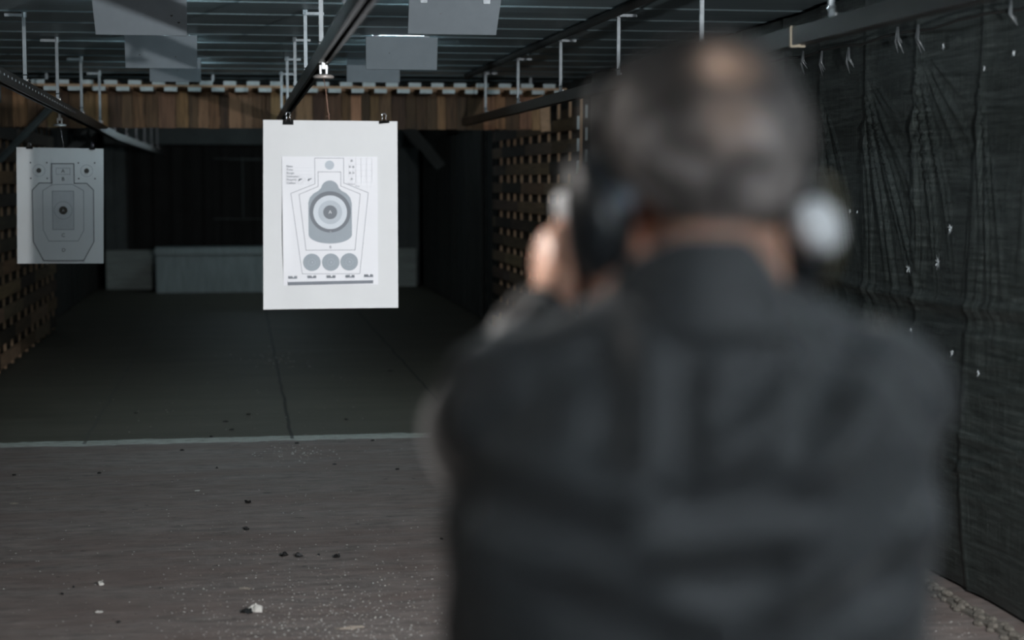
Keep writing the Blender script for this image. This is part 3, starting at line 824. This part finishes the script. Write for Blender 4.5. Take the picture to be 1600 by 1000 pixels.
def lay(name, px, py, L, W, h, m, label, cat, group=None):
    o = bpy.data.objects.new(name, scrap_mesh(L, W, h, m, name)); COL.objects.link(o)
    p = pt(px, py); o.location = (p.x, p.y, 0); o.rotation_euler.z = random.uniform(-.5, .5)
    return tag(o, label, cat, group)
lay('paper_scrap', 400, 954, .032, .035, .030, M['scrap_white'], 'crumpled white paper scrap on the floor, the largest one', 'scrap')
lay('black_scrap_shadow', 386, 957, .028, .03, .018, M['scrap_shadow_black'], 'black patch laid as the shadow of the largest white paper scrap', 'scrap')  # black shape put in for the shadow of the paper scrap
lay('paper_flake', 547, 982, .05, .022, .006, M['scrap_tan'], 'long flat pale flake on the floor near the front', 'flake')
lay('paper_chip', 157, 914, .014, .02, .014, M['scrap_white'], 'small bright white chip alone on the reddish floor', 'chip')
lay('pale_flake', 383, 920, .03, .02, .003, M['scrap_tan'], 'flat pale flake on the floor behind the paper scrap', 'flake')
lay('pale_flake', 23, 787, .024, .035, .003, M['scrap_tan'], 'flat pale flake on the floor close to the left edge', 'flake')
lay('pale_flake', 308, 767, .016, .02, .003, M['scrap_white'], 'thin white flake on the floor under the left target', 'flake')
lay('pale_flake', 155, 957, .016, .014, .006, M['scrap_white'], 'white flake on the floor at the lower left', 'flake')
for i, (px, py, L) in enumerate(((387, 786, .028), (385, 828, .02), (443, 869, .026), (466, 870, .024), (527, 871, .026), (498, 868, .012), (523, 726, .024), (185, 973, .014), (464, 693, .026), (582, 689, .03), (621, 734, .022), (22, 743, .022), (155, 740, .02), (284, 704, .022), (330, 683, .02), (97, 929, .012), (362, 672, .03), (353, 659, .03), (388, 648, .025), (212, 646, .02), (541, 656, .026), (610, 580, .05), (690, 843, .016), (339, 732, .014), (115, 918, .012))):
    if i < 5:
        lab = ('dark curled flake standing alone mid floor below the middle target', 'small dark flake on the floor below the alone curled one', 'left one of two dark flakes lying close together', 'right one of two dark flakes lying close together', 'dark jagged flake right of the close pair of flakes')[i]
        lay('dark_flake', px, py, L * .75, L * .8, .018, M['scrap_shadow_black'], lab, 'flake', 'dark flakes on the floor')
    else:
        lay('dark_flake', px, py, L * .62, L * .65, .008, M['scrap_shadow_black'], 'tiny dark flake lying flat on the floor', 'flake', 'tiny dark flakes on the floor')
t = MB()
def fleck(px, py, s):
    p = pt(px, py)
    if p.y < 1.9 or p.x > 2.56: return
    a = random.uniform(0, 6.28); q = [(p.x + s * math.cos(a + k * 1.57) * random.uniform(.5, 1.2), p.y + s * 1.3 * math.sin(a + k * 1.57) * random.uniform(.5, 1.2)) for k in range(4)]
    h = s * .6
    t.add([(x, y, .0005) for x, y in q] + [(p.x, p.y, h)], [(0, 1, 4), (1, 2, 4), (2, 3, 4), (3, 0, 4)], random.choice([0, 0, 1]))
for i in range(650): fleck(random.gauss(540, 95), random.gauss(975, 45), random.uniform(.0018, .0055))
for i in range(700): fleck(random.uniform(250, 760), 1000 - abs(random.gauss(0, 90)), random.uniform(.0014, .0045))
for i in range(110): fleck(random.gauss(470, 38), random.gauss(707, 7), random.uniform(.003, .007))
for i in range(520): fleck(random.uniform(0, 720), random.uniform(700, 1000), random.uniform(.0015, .005))
for i in range(90): fleck(random.uniform(100, 650), random.uniform(540, 690), random.uniform(.003, .007))
for i in range(45): fleck(random.gauss(430, 25), random.gauss(563, 6), random.uniform(.006, .012))
for i in range(260): fleck(random.uniform(1380, 1600), random.uniform(905, 1000), random.uniform(.0016, .005))
tag(t.build('flecks', [M['scrap_white'], M['scrap_tan']]), 'tiny pale flecks of debris scattered over the concrete floor', 'flecks', kind='stuff')

# ------------------------------------------------------------------ the shooter
PX, PY = .414, 1.45
BASE = Vector((PX, PY, 0))
def skin_material():
    m, nt, b = new_mat('skin')
    v = coords(nt); f = noise_tex(nt, v, 25, 4)
    nt.links.new(ramp(nt, f, [(.3, (.52, .29, .205)), (.7, (.66, .39, .29))]), b.inputs['Base Color'])
    b.inputs['Roughness'].default_value = .5
    b.inputs['Subsurface Weight'].default_value = .35; b.inputs['Subsurface Radius'].default_value = (.012, .005, .003); b.inputs['Subsurface Scale'].default_value = .4
    bump(nt, b, noise_tex(nt, v, 180, 3), .15, .001)
    return m
def jacket_material():
    m, nt, b = new_mat('dark_jacket_cloth')
    v = coords(nt); f = noise_tex(nt, v, 6, 5)
    nt.links.new(ramp(nt, f, [(.3, (.030, .034, .037)), (.7, (.047, .053, .058))]), b.inputs['Base Color'])
    b.inputs['Roughness'].default_value = .62; b.inputs['Sheen Weight'].default_value = .25; b.inputs['Sheen Roughness'].default_value = .5
    w = noise_tex(nt, coords(nt, (300, 300, 300)), 2, 2)
    bump(nt, b, w, .12, .001)
    return m
M['skin'] = skin_material(); M['jacket'] = jacket_material()
M['knit'] = basic('black_rib_knit', (.014, .014, .014), .85, 0, .2, 60, bmp=.3)
M['trousers'] = basic('black_trousers', (.02, .021, .024), .85, 0, .2, 8, bmp=.2)
M['shoe'] = basic('black_leather', (.015, .014, .013), .4, 0, .2, 12, bmp=.15)
M['eye'] = basic('eye', (.6, .58, .55), .15, 0, .02, 6, bmp=0)

def voxel(mb, name, size, mat, parent, smooth=6, fn=None):
    me = mb.mesh(name + '_raw', [mat]); ob = bpy.data.objects.new(name, me); COL.objects.link(ob)
    bm = bmesh.new(); bm.from_mesh(me); bmesh.ops.recalc_face_normals(bm, faces=bm.faces[:]); bm.to_mesh(me); bm.free()
    r = ob.modifiers.new('r', 'REMESH'); r.mode = 'VOXEL'; r.voxel_size = size
    s = ob.modifiers.new('s', 'SMOOTH'); s.factor = .5; s.iterations = smooth
    dg = bpy.context.evaluated_depsgraph_get(); dg.update()
    ev = bpy.data.meshes.new_from_object(ob.evaluated_get(dg))
    ob.modifiers.clear(); ob.data = ev; bpy.data.meshes.remove(me)
    ev.name = name; ev.materials.clear(); ev.materials.append(mat)
    n = len(ev.vertices); co = np.empty(n * 3, np.float32); ev.vertices.foreach_get('co', co); co = co.reshape(-1, 3)
    if fn is not None:
        nr = np.empty(n * 3, np.float32); ev.vertices.foreach_get('normal', nr); nr = nr.reshape(-1, 3)
        co = fn(co, nr)
    ev.vertices.foreach_set('co', co.astype(np.float32).ravel()); ev.update()
    ev.polygons.foreach_set('use_smooth', [True] * len(ev.polygons))
    if parent is not None: ob.parent = parent
    return ob

# head frame: centre, bent forward and turned a little to the left
HC = Vector((.002, .030, 1.607))
HR = Matrix.Rotation(math.radians(4), 3, 'Y') @ Matrix.Rotation(math.radians(8), 3, 'Z') @ Matrix.Rotation(math.radians(-17), 3, 'X')
def hd(x, y, z): return HC + HR @ Vector((x, y, z))

S = {s: Vector((s * .165, .02, 1.398)) for s in (-1, 1)}
E = {-1: Vector((-.172, .25, 1.332)), 1: Vector((.14, .255, 1.285))}
W = {-1: Vector((-.070, .436, 1.450)), 1: Vector((-.002, .432, 1.442))}
G = Vector((-.001, .515, 1.503))            # centre of the pistol grip

def make_body():
    b = MB()
    # trunk and hips
    b.loft([(.86, 0, 0, .150, .100), (.95, 0, 0, .150, .098), (1.06, 0, 0, .145, .092), (1.2, 0, .0, .16, .10), (1.32, 0, .0, .17, .105), (1.40, 0, .0, .15, .09), (1.45, 0, .0, .09, .065)], 28)
    # neck and skull
    b.chain([Vector((0, -.012, 1.42)), Vector((0, .0, 1.50)), hd(0, -.012, -.055)], [.066, .057, .057])
    b.ell(hd(0, -.012, .022), (.080, .097, .094), HR, 28, 18)
    b.ell(hd(0, .022, -.030), (.066, .078, .078), HR, 24, 16)
    b.ell(hd(0, .044, -.070), (.052, .052, .042), HR); b.ell(hd(0, .079, -.094), (.022, .018, .018), HR)      # jaw, chin
    b.ell(hd(0, .074, .020), (.050, .024, .018), HR)                                                         # brow
    b.chain([hd(0, .094, .012), hd(0, .112, -.022)], [.009, .013]); b.ell(hd(-.011, .104, -.026), (.009, .01, .008)); b.ell(hd(.011, .104, -.026), (.009, .01, .008))
    b.ell(hd(0, .091, -.052), (.024, .011, .006), HR); b.ell(hd(0, .089, -.061), (.021, .011, .007), HR)     # lips
    for s in (-1, 1):
        b.ell(hd(s * .028, .066, -.026), (.024, .020, .022), HR)                                             # cheek
        b.ell(hd(s * .079, -.008, -.026), (.009, .022, .034), HR @ Matrix.Rotation(s * .35, 3, 'Z')); b.ell(hd(s * .077, -.006, -.056), (.008, .011, .013), HR); b.ell(hd(s * .074, .004, -.078), (.010, .017, .026), HR)
        if s > 0: b.chain([Vector((.054, -.004, 1.556)), Vector((.057, -.012, 1.512))], [.014, .015])      # ear lobe pushed back by the cup
        # arms
        b.chain([Vector((s * .09, .0, 1.43)), S[s], S[s].lerp(E[s], .5), E[s], E[s].lerp(W[s], .3), W[s]], [.044, .046, .042, .037, .038, .026])
        # legs
        hip, kn, an = Vector((s * .09, 0, .90)), Vector((s * .13, .03, .50)), Vector((s * .155, .0, .09))
        b.chain([hip, hip.lerp(kn, .5), kn, kn.lerp(an, .35), an], [.088, .074, .054, .050, .034])
        b.chain([Vector((s * .155, -.03, .05)), Vector((s * .17, .12, .04))], [.034, .03])
    # right hand: palm behind the grip, three fingers closed round its front, index on the trigger, thumb along the left side
    g = lambda x, y, z: G + Vector((x, y, z))
    b.chain([W[1], g(.012, -.058, -.040), g(.014, -.036, -.012)], [.027, .025, .021])
    b.ell(g(.022, -.012, -.012), (.014, .034, .040))
    for i, z in enumerate((.0, -.020, -.039)):
        b.chain([g(.026, .0, z), g(.029, .030, z), g(.010, .047, z - .002), g(-.016, .036, z - .003)], [.0105, .0095, .009, .008], 10)
    b.chain([g(.025, .0, .022), g(.026, .034, .026), g(.020, .060, .027), g(.004, .066, .026)], [.0105, .0095, .0085, .0075], 10)
    b.chain([g(.012, -.034, .012), g(-.010, -.024, .032), g(-.020, .002, .037), g(-.021, .026, .038)], [.0135, .0125, .0105, .009], 10)
    # left hand: palm against the left side, fingers wrapped over the right hand's, thumb forward below the slide
    b.chain([W[-1], g(-.048, -.050, -.030), g(-.042, -.024, -.012)], [.027, .025, .022])
    b.ell(g(-.045, .002, -.006), (.018, .044, .046), Matrix.Rotation(.15, 3, 'Z'))
    for i, z in enumerate((.018, -.002, -.022, -.041)):
        k = (1, 1.05, 1, .85)[i]
        b.chain([g(-.042, .024, z), g(-.030, .054, z), g(.004, .066 * k, z - .001), g(.034, .052 * k, z - .002), g(.043, .030 * k, z - .002)], [.0112, .0102, .0098, .0088, .0078], 10)
    b.chain([g(-.040, -.026, .010), g(-.036, -.004, .030), g(-.027, .026, .041), g(-.024, .056, .043)], [.0140, .0125, .0105, .009], 10)
    return b
for_body = make_body()
for_body.v = [tuple(Vector(p)) for p in for_body.v]
man = voxel(for_body, 'person', .0034, M['skin'], None, 4)
man.location = BASE
tag(man, 'man in dark jacket seen from behind, aiming a pistol, ear defenders on', 'person')
def child(ob): ob.parent = man; return ob

# hair: short, greying, thin at the crown
def hair_material():
    m, nt, b = new_mat('greying_hair')
    v = coords(nt)
    f = noise_tex(nt, v, 30, 5); st = noise_tex(nt, coords(nt, (220, 220, 40)), 1, 3)
    at = N(nt, 'ShaderNodeAttribute', attribute_name='tint')
    mul = nt.nodes.new('ShaderNodeMix'); mul.data_type = 'RGBA'; mul.blend_type = 'MULTIPLY'; mul.inputs[0].default_value = 1
    nt.links.new(at.outputs['Color'], mul.inputs[6]); nt.links.new(ramp(nt, f, [(.35, (.6, .6, .6)), (.65, (1.3, 1.3, 1.3))]), mul.inputs[7])
    nt.links.new(mul.outputs[2], b.inputs['Base Color']); b.inputs['Roughness'].default_value = .55
    bump(nt, b, st, .6, .004)
    return m
M['hair'] = hair_material()
def make_hair():
    t = MB(); nu, nv = 96, 64
    vs, fs, tn = [], [], []
    crown = Vector((-.016, -.097, .062)); thin = Vector((-.020, -.106, .012))
    keep = []
    for j in range(nv + 1):
        th = PI * j / nv
        for i in range(nu):
            a = 2 * PI * i / nu
            d = Vector((math.sin(th) * math.cos(a), math.sin(th) * math.sin(a), math.cos(th)))
            p = Vector((d.x * .080, -.012 + d.y * .097, .022 + d.z * .094))
            # hairline: low at the nape, over the ears, high on the forehead
            yy = (p.y + .012) / .097
            line = -.094 if yy < -.45 else (-.088 + (yy + .45) / .55 * .080 if yy < .1 else -.008 + (yy - .1) / .75 * .095)
            dist = p.z - line
            bald = max(math.exp(-((p - crown).length / .017) ** 2), .38 * math.exp(-((p - thin).length / .020) ** 2))
            n = noise.noise(d * 9) * .5 + noise.noise(d * 22) * .35
            h = (.0105 + .004 * n + .004 * min(1, abs(p.x) / .07)) * (1 - .75 * bald) * min(1, max(0, dist / .018))
            # below the skull ellipsoid the nape runs down into the neck
            if d.z < -.55 and d.y < 0: p.z -= .0
            q = p + d * (h - .001)
            side = max(0, min(1, (abs(p.x) - .058) / .022)) * (1.0 if p.z < .075 else .3); low = max(0, min(1, (.030 - p.z) / .05)) * max(0, min(1, (p.z + .085) / .05))
            g = max(.06, min(1, (.95 * side + .62 * low) * (.72 + 1.7 * noise.noise(p * 42)) + .10 + .16 * noise.noise(p * 55)))
            g *= .5 + .5 * min(1, max(0, (p.z + .092) / .03))
            c1 = [.022 + (.46 - .022) * g, .017 + (.41 - .017) * g, .014 + (.39 - .014) * g]
            bb = max(0, min(1, 1.35 * bald)); sk = (.92, .60, .44)
            vs.append(hd(*q)); tn.append(tuple(c1[k] * (1 - bb) + sk[k] * bb for k in range(3))); keep.append(dist > -.004)
    for j in range(nv):
        for i in range(nu):
            f = (j * nu + i, (j + 1) * nu + i, (j + 1) * nu + (i + 1) % nu, j * nu + (i + 1) % nu)
            if all(keep[k] for k in f): fs.append(f)
    t.add(vs, fs); t.t = tn
    o = t.build('hair', M['hair'], None, True); return o
child(make_hair())
for s in (-1, 1):
    e = MB().ell(hd(s * .031, .0715, .002), (.012, .012, .012)); e.build('eye', M['eye'], None, True).parent = man

# jacket
def folds(co, nr):
    out = co.copy()
    x, y, z = co[:, 0], co[:, 1], co[:, 2]
    back = np.clip(-nr[:, 1] * 1.5, 0, 1)
    def groove(a, b, w, amp):
        a, b = np.array(a), np.array(b); d = b - a; L2 = (d ** 2).sum()
        p = np.stack([x, z], -1); t = np.clip(((p - a) @ d) / L2, 0, 1)
        q = p - (a + t[:, None] * d); n = np.array([-d[1], d[0]]) / math.sqrt(L2)
        s = q @ n; r = np.hypot(q[:, 0], q[:, 1])
        return amp * (-np.exp(-(r / w) ** 2) + .7 * np.exp(-((s - 1.6 * w) / w) ** 2) * np.exp(-(np.maximum(0, r - 2 * w) / w) ** 2))
    D = np.zeros(len(co))
    def L(px, py): return ((px - 1108) * .00054, 1.6 - (py - 282) * .00054)
    for a, b, w, amp in (((1310, 555), (1250, 615), .026, .016), ((1250, 620), (1205, 675), .018, .011), ((1170, 570), (1075, 650), .016, .010), ((1030, 600), (1010, 690), .015, .009),
                         ((905, 580), (890, 690), .020, .013), ((950, 905), (1130, 880), .020, .010), ((1240, 960), (1400, 900), .020, .010), ((960, 780), (1150, 760), .026, .006),
                         ((760, 790), (880, 830), .022, .010), ((1400, 760), (1330, 900), .024, .009), ((830, 930), (980, 985), .02, .008), ((1050, 520), (1190, 505), .02, .003)):
        D += groove(L(*a), L(*b), w, amp)
    D *= back
    nz = np.array([noise.noise(Vector((p[0] * 9, p[1] * 9, p[2] * 14))) for p in co]) * .004
    # cross folds on the sleeves
    sl = np.clip((np.abs(x) - .19) / .03, 0, 1) + np.clip((y - .12) / .05, 0, 1)
    D += np.clip(sl, 0, 1) * .005 * np.sin(y * 70 + z * 40 + 4 * np.sin(x * 30))
    return out + nr * (D + nz)[:, None]
def make_jacket():
    j = MB()
    j.loft([(.90, -.005, 0, .195, .125), (.94, -.006, 0, .205, .135), (1.05, -.012, 0, .214, .138), (1.2, -.016, 0, .221, .140), (1.30, -.012, -.004, .221, .140), (1.37, -.006, -.006, .205, .125), (1.42, 0, -.006, .165, .105), (1.465, 0, -.006, .105, .085), (1.495, 0, -.005, .078, .070)], 40, 2.6)
    for s in (-1, 1):
        j.chain([Vector((s * .06, -.006, 1.455)), Vector((s * .115, .0, 1.425)), S[s]], [.058, .060, .072])
        j.chain([S[s], S[s].lerp(E[s], .45), E[s]], [.074, .066, .060])
        d = (W[s] - E[s])
        j.chain([E[s], E[s].lerp(W[s], .35), E[s] + d * .80], [.060, .056, .043])
    return voxel(j, 'jacket', .0065, M['jacket'], None, 8, folds)
child(make_jacket())
# stand-up collar, cuffs and hem band
c = MB(); n = 40; vs = []; fs = []
prof = [(.100, 1.470, 0), (.083, 1.512, -.003), (.074, 1.548, -.004), (.070, 1.553, -.004), (.066, 1.547, -.004), (.066, 1.50, -.002)]
for r, z, o in prof:
    for k in range(n):
        a = 2 * PI * k / n; ca, sa = math.cos(a), math.sin(a)
        drop = .105 * max(0, (sa + .85) / 1.85) ** .85 * (.72 + .2 * ca) + .078 * max(0, ca - .22)
        drop = min(drop, .085)
        vs.append((r * 1.12 * ca, o + r * 1.02 * sa + .002, z - drop * (z - 1.46) / .09))
for i in range(len(prof) - 1):
    for k in range(n): fs.append((i * n + k, i * n + (k + 1) % n, (i + 1) * n + (k + 1) % n, (i + 1) * n + k))
c.add(vs, fs); child(c.build('collar', M['jacket'], None, True))
for s in (-1, 1):
    d = (W[s] - E[s]).normalized(); e = W[s]
    c = MB().tube([e - d * .062, e - d * .05, e - d * .012, e - d * .004], [.046, .044, .040, .036], 24); child(c.build('cuff', M['knit'], None, True))
c = MB(); c.loft([(.885, 0, 0, .190, .122), (.89, 0, 0, .204, .133), (.945, 0, 0, .208, .138), (.95, 0, 0, .195, .128)], 40, 2.6); child(c.build('hem_band', M['knit'], None, True))
tr = MB()
tr.loft([(.80, 0, 0, .165, .115), (.90, 0, 0, .172, .118), (1.0, 0, 0, .160, .105)], 32, 2.3)
for s in (-1, 1):
    tr.chain([Vector((s * .092, 0, .88)), Vector((s * .115, .02, .68)), Vector((s * .132, .035, .50))], [.102, .090, .074])
    tr.tube([Vector((s * .132, .035, .50)), Vector((s * .148, .01, .25)), Vector((s * .156, -.004, .07))], [.074, .068, .066], 20)
child(voxel(tr, 'trousers', .009, M['trousers'], None, 5))
for s in (-1, 1):
    sh = MB()
    sh.ell((s * .160, .02, .060), (.042, .075, .052)); sh.chain([Vector((s * .157, -.05, .045)), Vector((s * .168, .10, .040)), Vector((s * .172, .15, .032))], [.044, .044, .030])
    sh.loft([(.0, s * .165, .045, .046, .140), (.022, s * .165, .045, .046, .140)], 24, 2.6)
    o = voxel(sh, 'shoe', .006, M['shoe'], None, 3, lambda co, nr: np.stack([co[:, 0], co[:, 1], np.maximum(co[:, 2], .001)], -1)); child(o)

# ------------------------------------------------------------------ ear defenders
M['muff'] = basic('dark_muff_shell', (.028, .032, .036), .32, 0, .1, 10, bmp=.02)
M['muff_band'] = basic('black_band', (.012, .012, .012), .5, 0, .1, 10, bmp=.05)
M['muff_highlight'] = basic('highlight_disc', (.88, .90, .92), .4, 0, .04, 10, bmp=0)  # bright disc colour stands for the lamp highlight on the right cup
M['muff_highlight_dim'] = basic('blue_grey_highlight', (.20, .23, .27), .35, .2, .04, 10, bmp=0)  # blue-grey colour stands for the fainter highlight on the left cup
M['cushion'] = basic('black_cushion', (.012, .012, .012), .6, 0, .1, 20, bmp=.1)
M['muff_olive'] = basic('olive_cup_edge', (.11, .095, .055), .45, 0, .1, 10, bmp=0)
root = thing('ear_defenders', 'black ear defenders worn on the head, a highlight disc put on each cup', 'ear defenders', tuple(BASE + HC))
def W2(p): return Vector(p) + BASE
for s in (-1, 1):
    cc = hd(s * (.094 if s > 0 else .100), .000, -.050); RR = HR @ Matrix.Rotation(s * .05, 3, 'Y')
    t = MB(); t.ell(W2(cc + HR @ Vector((s * .006, 0, 0))), (.025, .041, .058), RR, 28, 16)
    cup = t.build('ear_cup', M['muff'], root, True)
    t = MB(); t.ell(W2(cc + HR @ Vector((-s * .015, 0, 0))), (.014, .036, .048), RR, 24, 12); t.build('cushion', M['cushion'], cup, True)
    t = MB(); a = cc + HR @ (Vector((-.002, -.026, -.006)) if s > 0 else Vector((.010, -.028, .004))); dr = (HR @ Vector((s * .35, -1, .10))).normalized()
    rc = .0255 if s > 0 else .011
    t.tube([W2(a), W2(a + dr * .018), W2(a + dr * .022), W2(a + dr * .023)], [rc, rc, rc * .88, .004], 28); t.build('highlight_disc' if s > 0 else 'highlight_spot', M['muff_highlight'] if s > 0 else M['muff_highlight_dim'], cup, True)
    t = MB(); t.ell(W2(cc + HR @ Vector((s * (.030 if s > 0 else .016), .006, .004))), (.013, .036, .054), RR, 24, 12); t.build('outer_plate', M['muff_olive'] if s > 0 else M['muff'], cup, True)
    t = MB(); t.tube([W2(cc + HR @ Vector((s * .006, 0, .045))), W2(cc + HR @ Vector((s * .004, .0, .075)))], .008, 10); t.build('slider', M['muff_band'], cup, True)
t = MB(); pts = []
for k in range(25):
    a = PI * k / 24
    pts.append(hd(.096 * math.cos(a), .008 + .030 * math.sin(a), .030 + .098 * math.sin(a) ** .9))
vs, fs = [], []
for p in pts:
    up = (p - HC).normalized(); f = HR @ Vector((0, 1, 0))
    for du, df in ((0, -.014), (.007, -.012), (.007, .012), (0, .014)): vs.append(W2(p + up * du + f * df))
for i in range(len(pts) - 1):
    for k in range(4): fs.append((i * 4 + k, i * 4 + (k + 1) % 4, i * 4 + 4 + (k + 1) % 4, i * 4 + 4 + k))
fs += [(3, 2, 1, 0), tuple(range(len(vs) - 4, len(vs)))]
t.add(vs, fs); t.build('headband', M['muff_band'], root, True)

# ------------------------------------------------------------------ pistol
M['steel_bright'] = basic('bright_steel', (.85, .87, .90), .36, .35, .03, 30, bmp=.02)
M['polymer'] = basic('black_polymer', (.015, .015, .015), .55, 0, .1, 60, bmp=.2)
root = thing('pistol', 'silver and black pistol held out in both hands by the man', 'pistol', tuple(BASE + G))
gx, gy, gz = BASE + G
def gp(x, y, z): return (gx + x, gy + y, gz + z)
t = MB(); prof = [(-.012, 0), (-.013, .006), (-.013, .024), (-.008, .031), (.008, .031), (.013, .024), (.013, .006), (.012, 0)]
vs = [gp(x, yy, .052 + z) for yy in (-.038, .150) for x, z in prof]; k = len(prof)
t.add(vs, [(i, (i + 1) % k, k + (i + 1) % k, k + i) for i in range(k)] + [tuple(reversed(range(k))), tuple(range(k, 2 * k))])
sl = t.build('slide', M['steel_bright'], root, bevel=.001)
t = MB()
for i in range(6):
    for s in (-1, 1): t.box(gp(s * .0132, -.03 + i * .005, .067), (.0012, .0022, .02))
t.build('serrations', M['polymer'], sl)
t = MB(); t.box(gp(-.006, -.03, .087), (.006, .01, .008)); t.box(gp(.006, -.03, .087), (.006, .01, .008)); t.build('rear_sight', M['steel_bright'], sl)
MB().box(gp(0, .14, .087), (.004, .012, .008)).build('front_sight', M['polymer'], sl)
MB().tube([gp(0, .149, .067), gp(0, .156, .067)], .0065, 14).build('barrel', M['polymer'], sl, True)
t = MB(); t.box(gp(0, -.046, .060), (.009, .016, .028), Matrix.Rotation(-.3, 3, 'X')); t.build('hammer', M['steel_bright'], root, bevel=.001)
t = MB(); t.box(gp(0, .05, .043), (.024, .17, .018)); t.box(gp(0, -.036, .038), (.022, .02, .03)); t.build('frame', M['steel_bright'], root, bevel=.002)
t = MB(); R = Matrix.Rotation(-.22, 3, 'X'); t.box(gp(0, .0, -.008), (.027, .044, .100), R); t.build('grip', M['polymer'], root, bevel=.005)
t = MB(); t.tube([gp(0, .028, .036), gp(0, .036, .010), gp(0, .058, .004), gp(0, .080, .014), gp(0, .084, .036)], .004, 8); t.build('trigger_guard', M['polymer'], root, True)
t = MB(); t.tube([gp(0, .050, .036), gp(0, .054, .024), gp(0, .060, .014)], .003, 8); t.build('trigger', M['steel_bright'], root, True)

# ------------------------------------------------------------------ camera, world, view
w = bpy.data.worlds.new('world'); SC.world = w; w.use_nodes = True
w.node_tree.nodes['Background'].inputs[0].default_value = (.02, .025, .03, 1); w.node_tree.nodes['Background'].inputs[1].default_value = .3
cam = bpy.data.cameras.new('camera'); co = bpy.data.objects.new('camera', cam); COL.objects.link(co)
cam.sensor_width = 36.0; cam.sensor_fit = 'HORIZONTAL'; cam.lens = F_PX * 36 / 1600
co.location = (0, 0, CAMH); co.rotation_euler = (PI / 2 - PITCH, 0, -YAW)
cam.dof.use_dof = True; cam.dof.focus_distance = 8.1
cam.dof.aperture_fstop = (cam.lens / 1000) / .032
cam.clip_start = .05; cam.clip_end = 100
SC.camera = co
SC.view_settings.view_transform = 'Standard'; SC.view_settings.look = 'None'
SC.view_settings.exposure = 0.0; SC.view_settings.gamma = 1.0
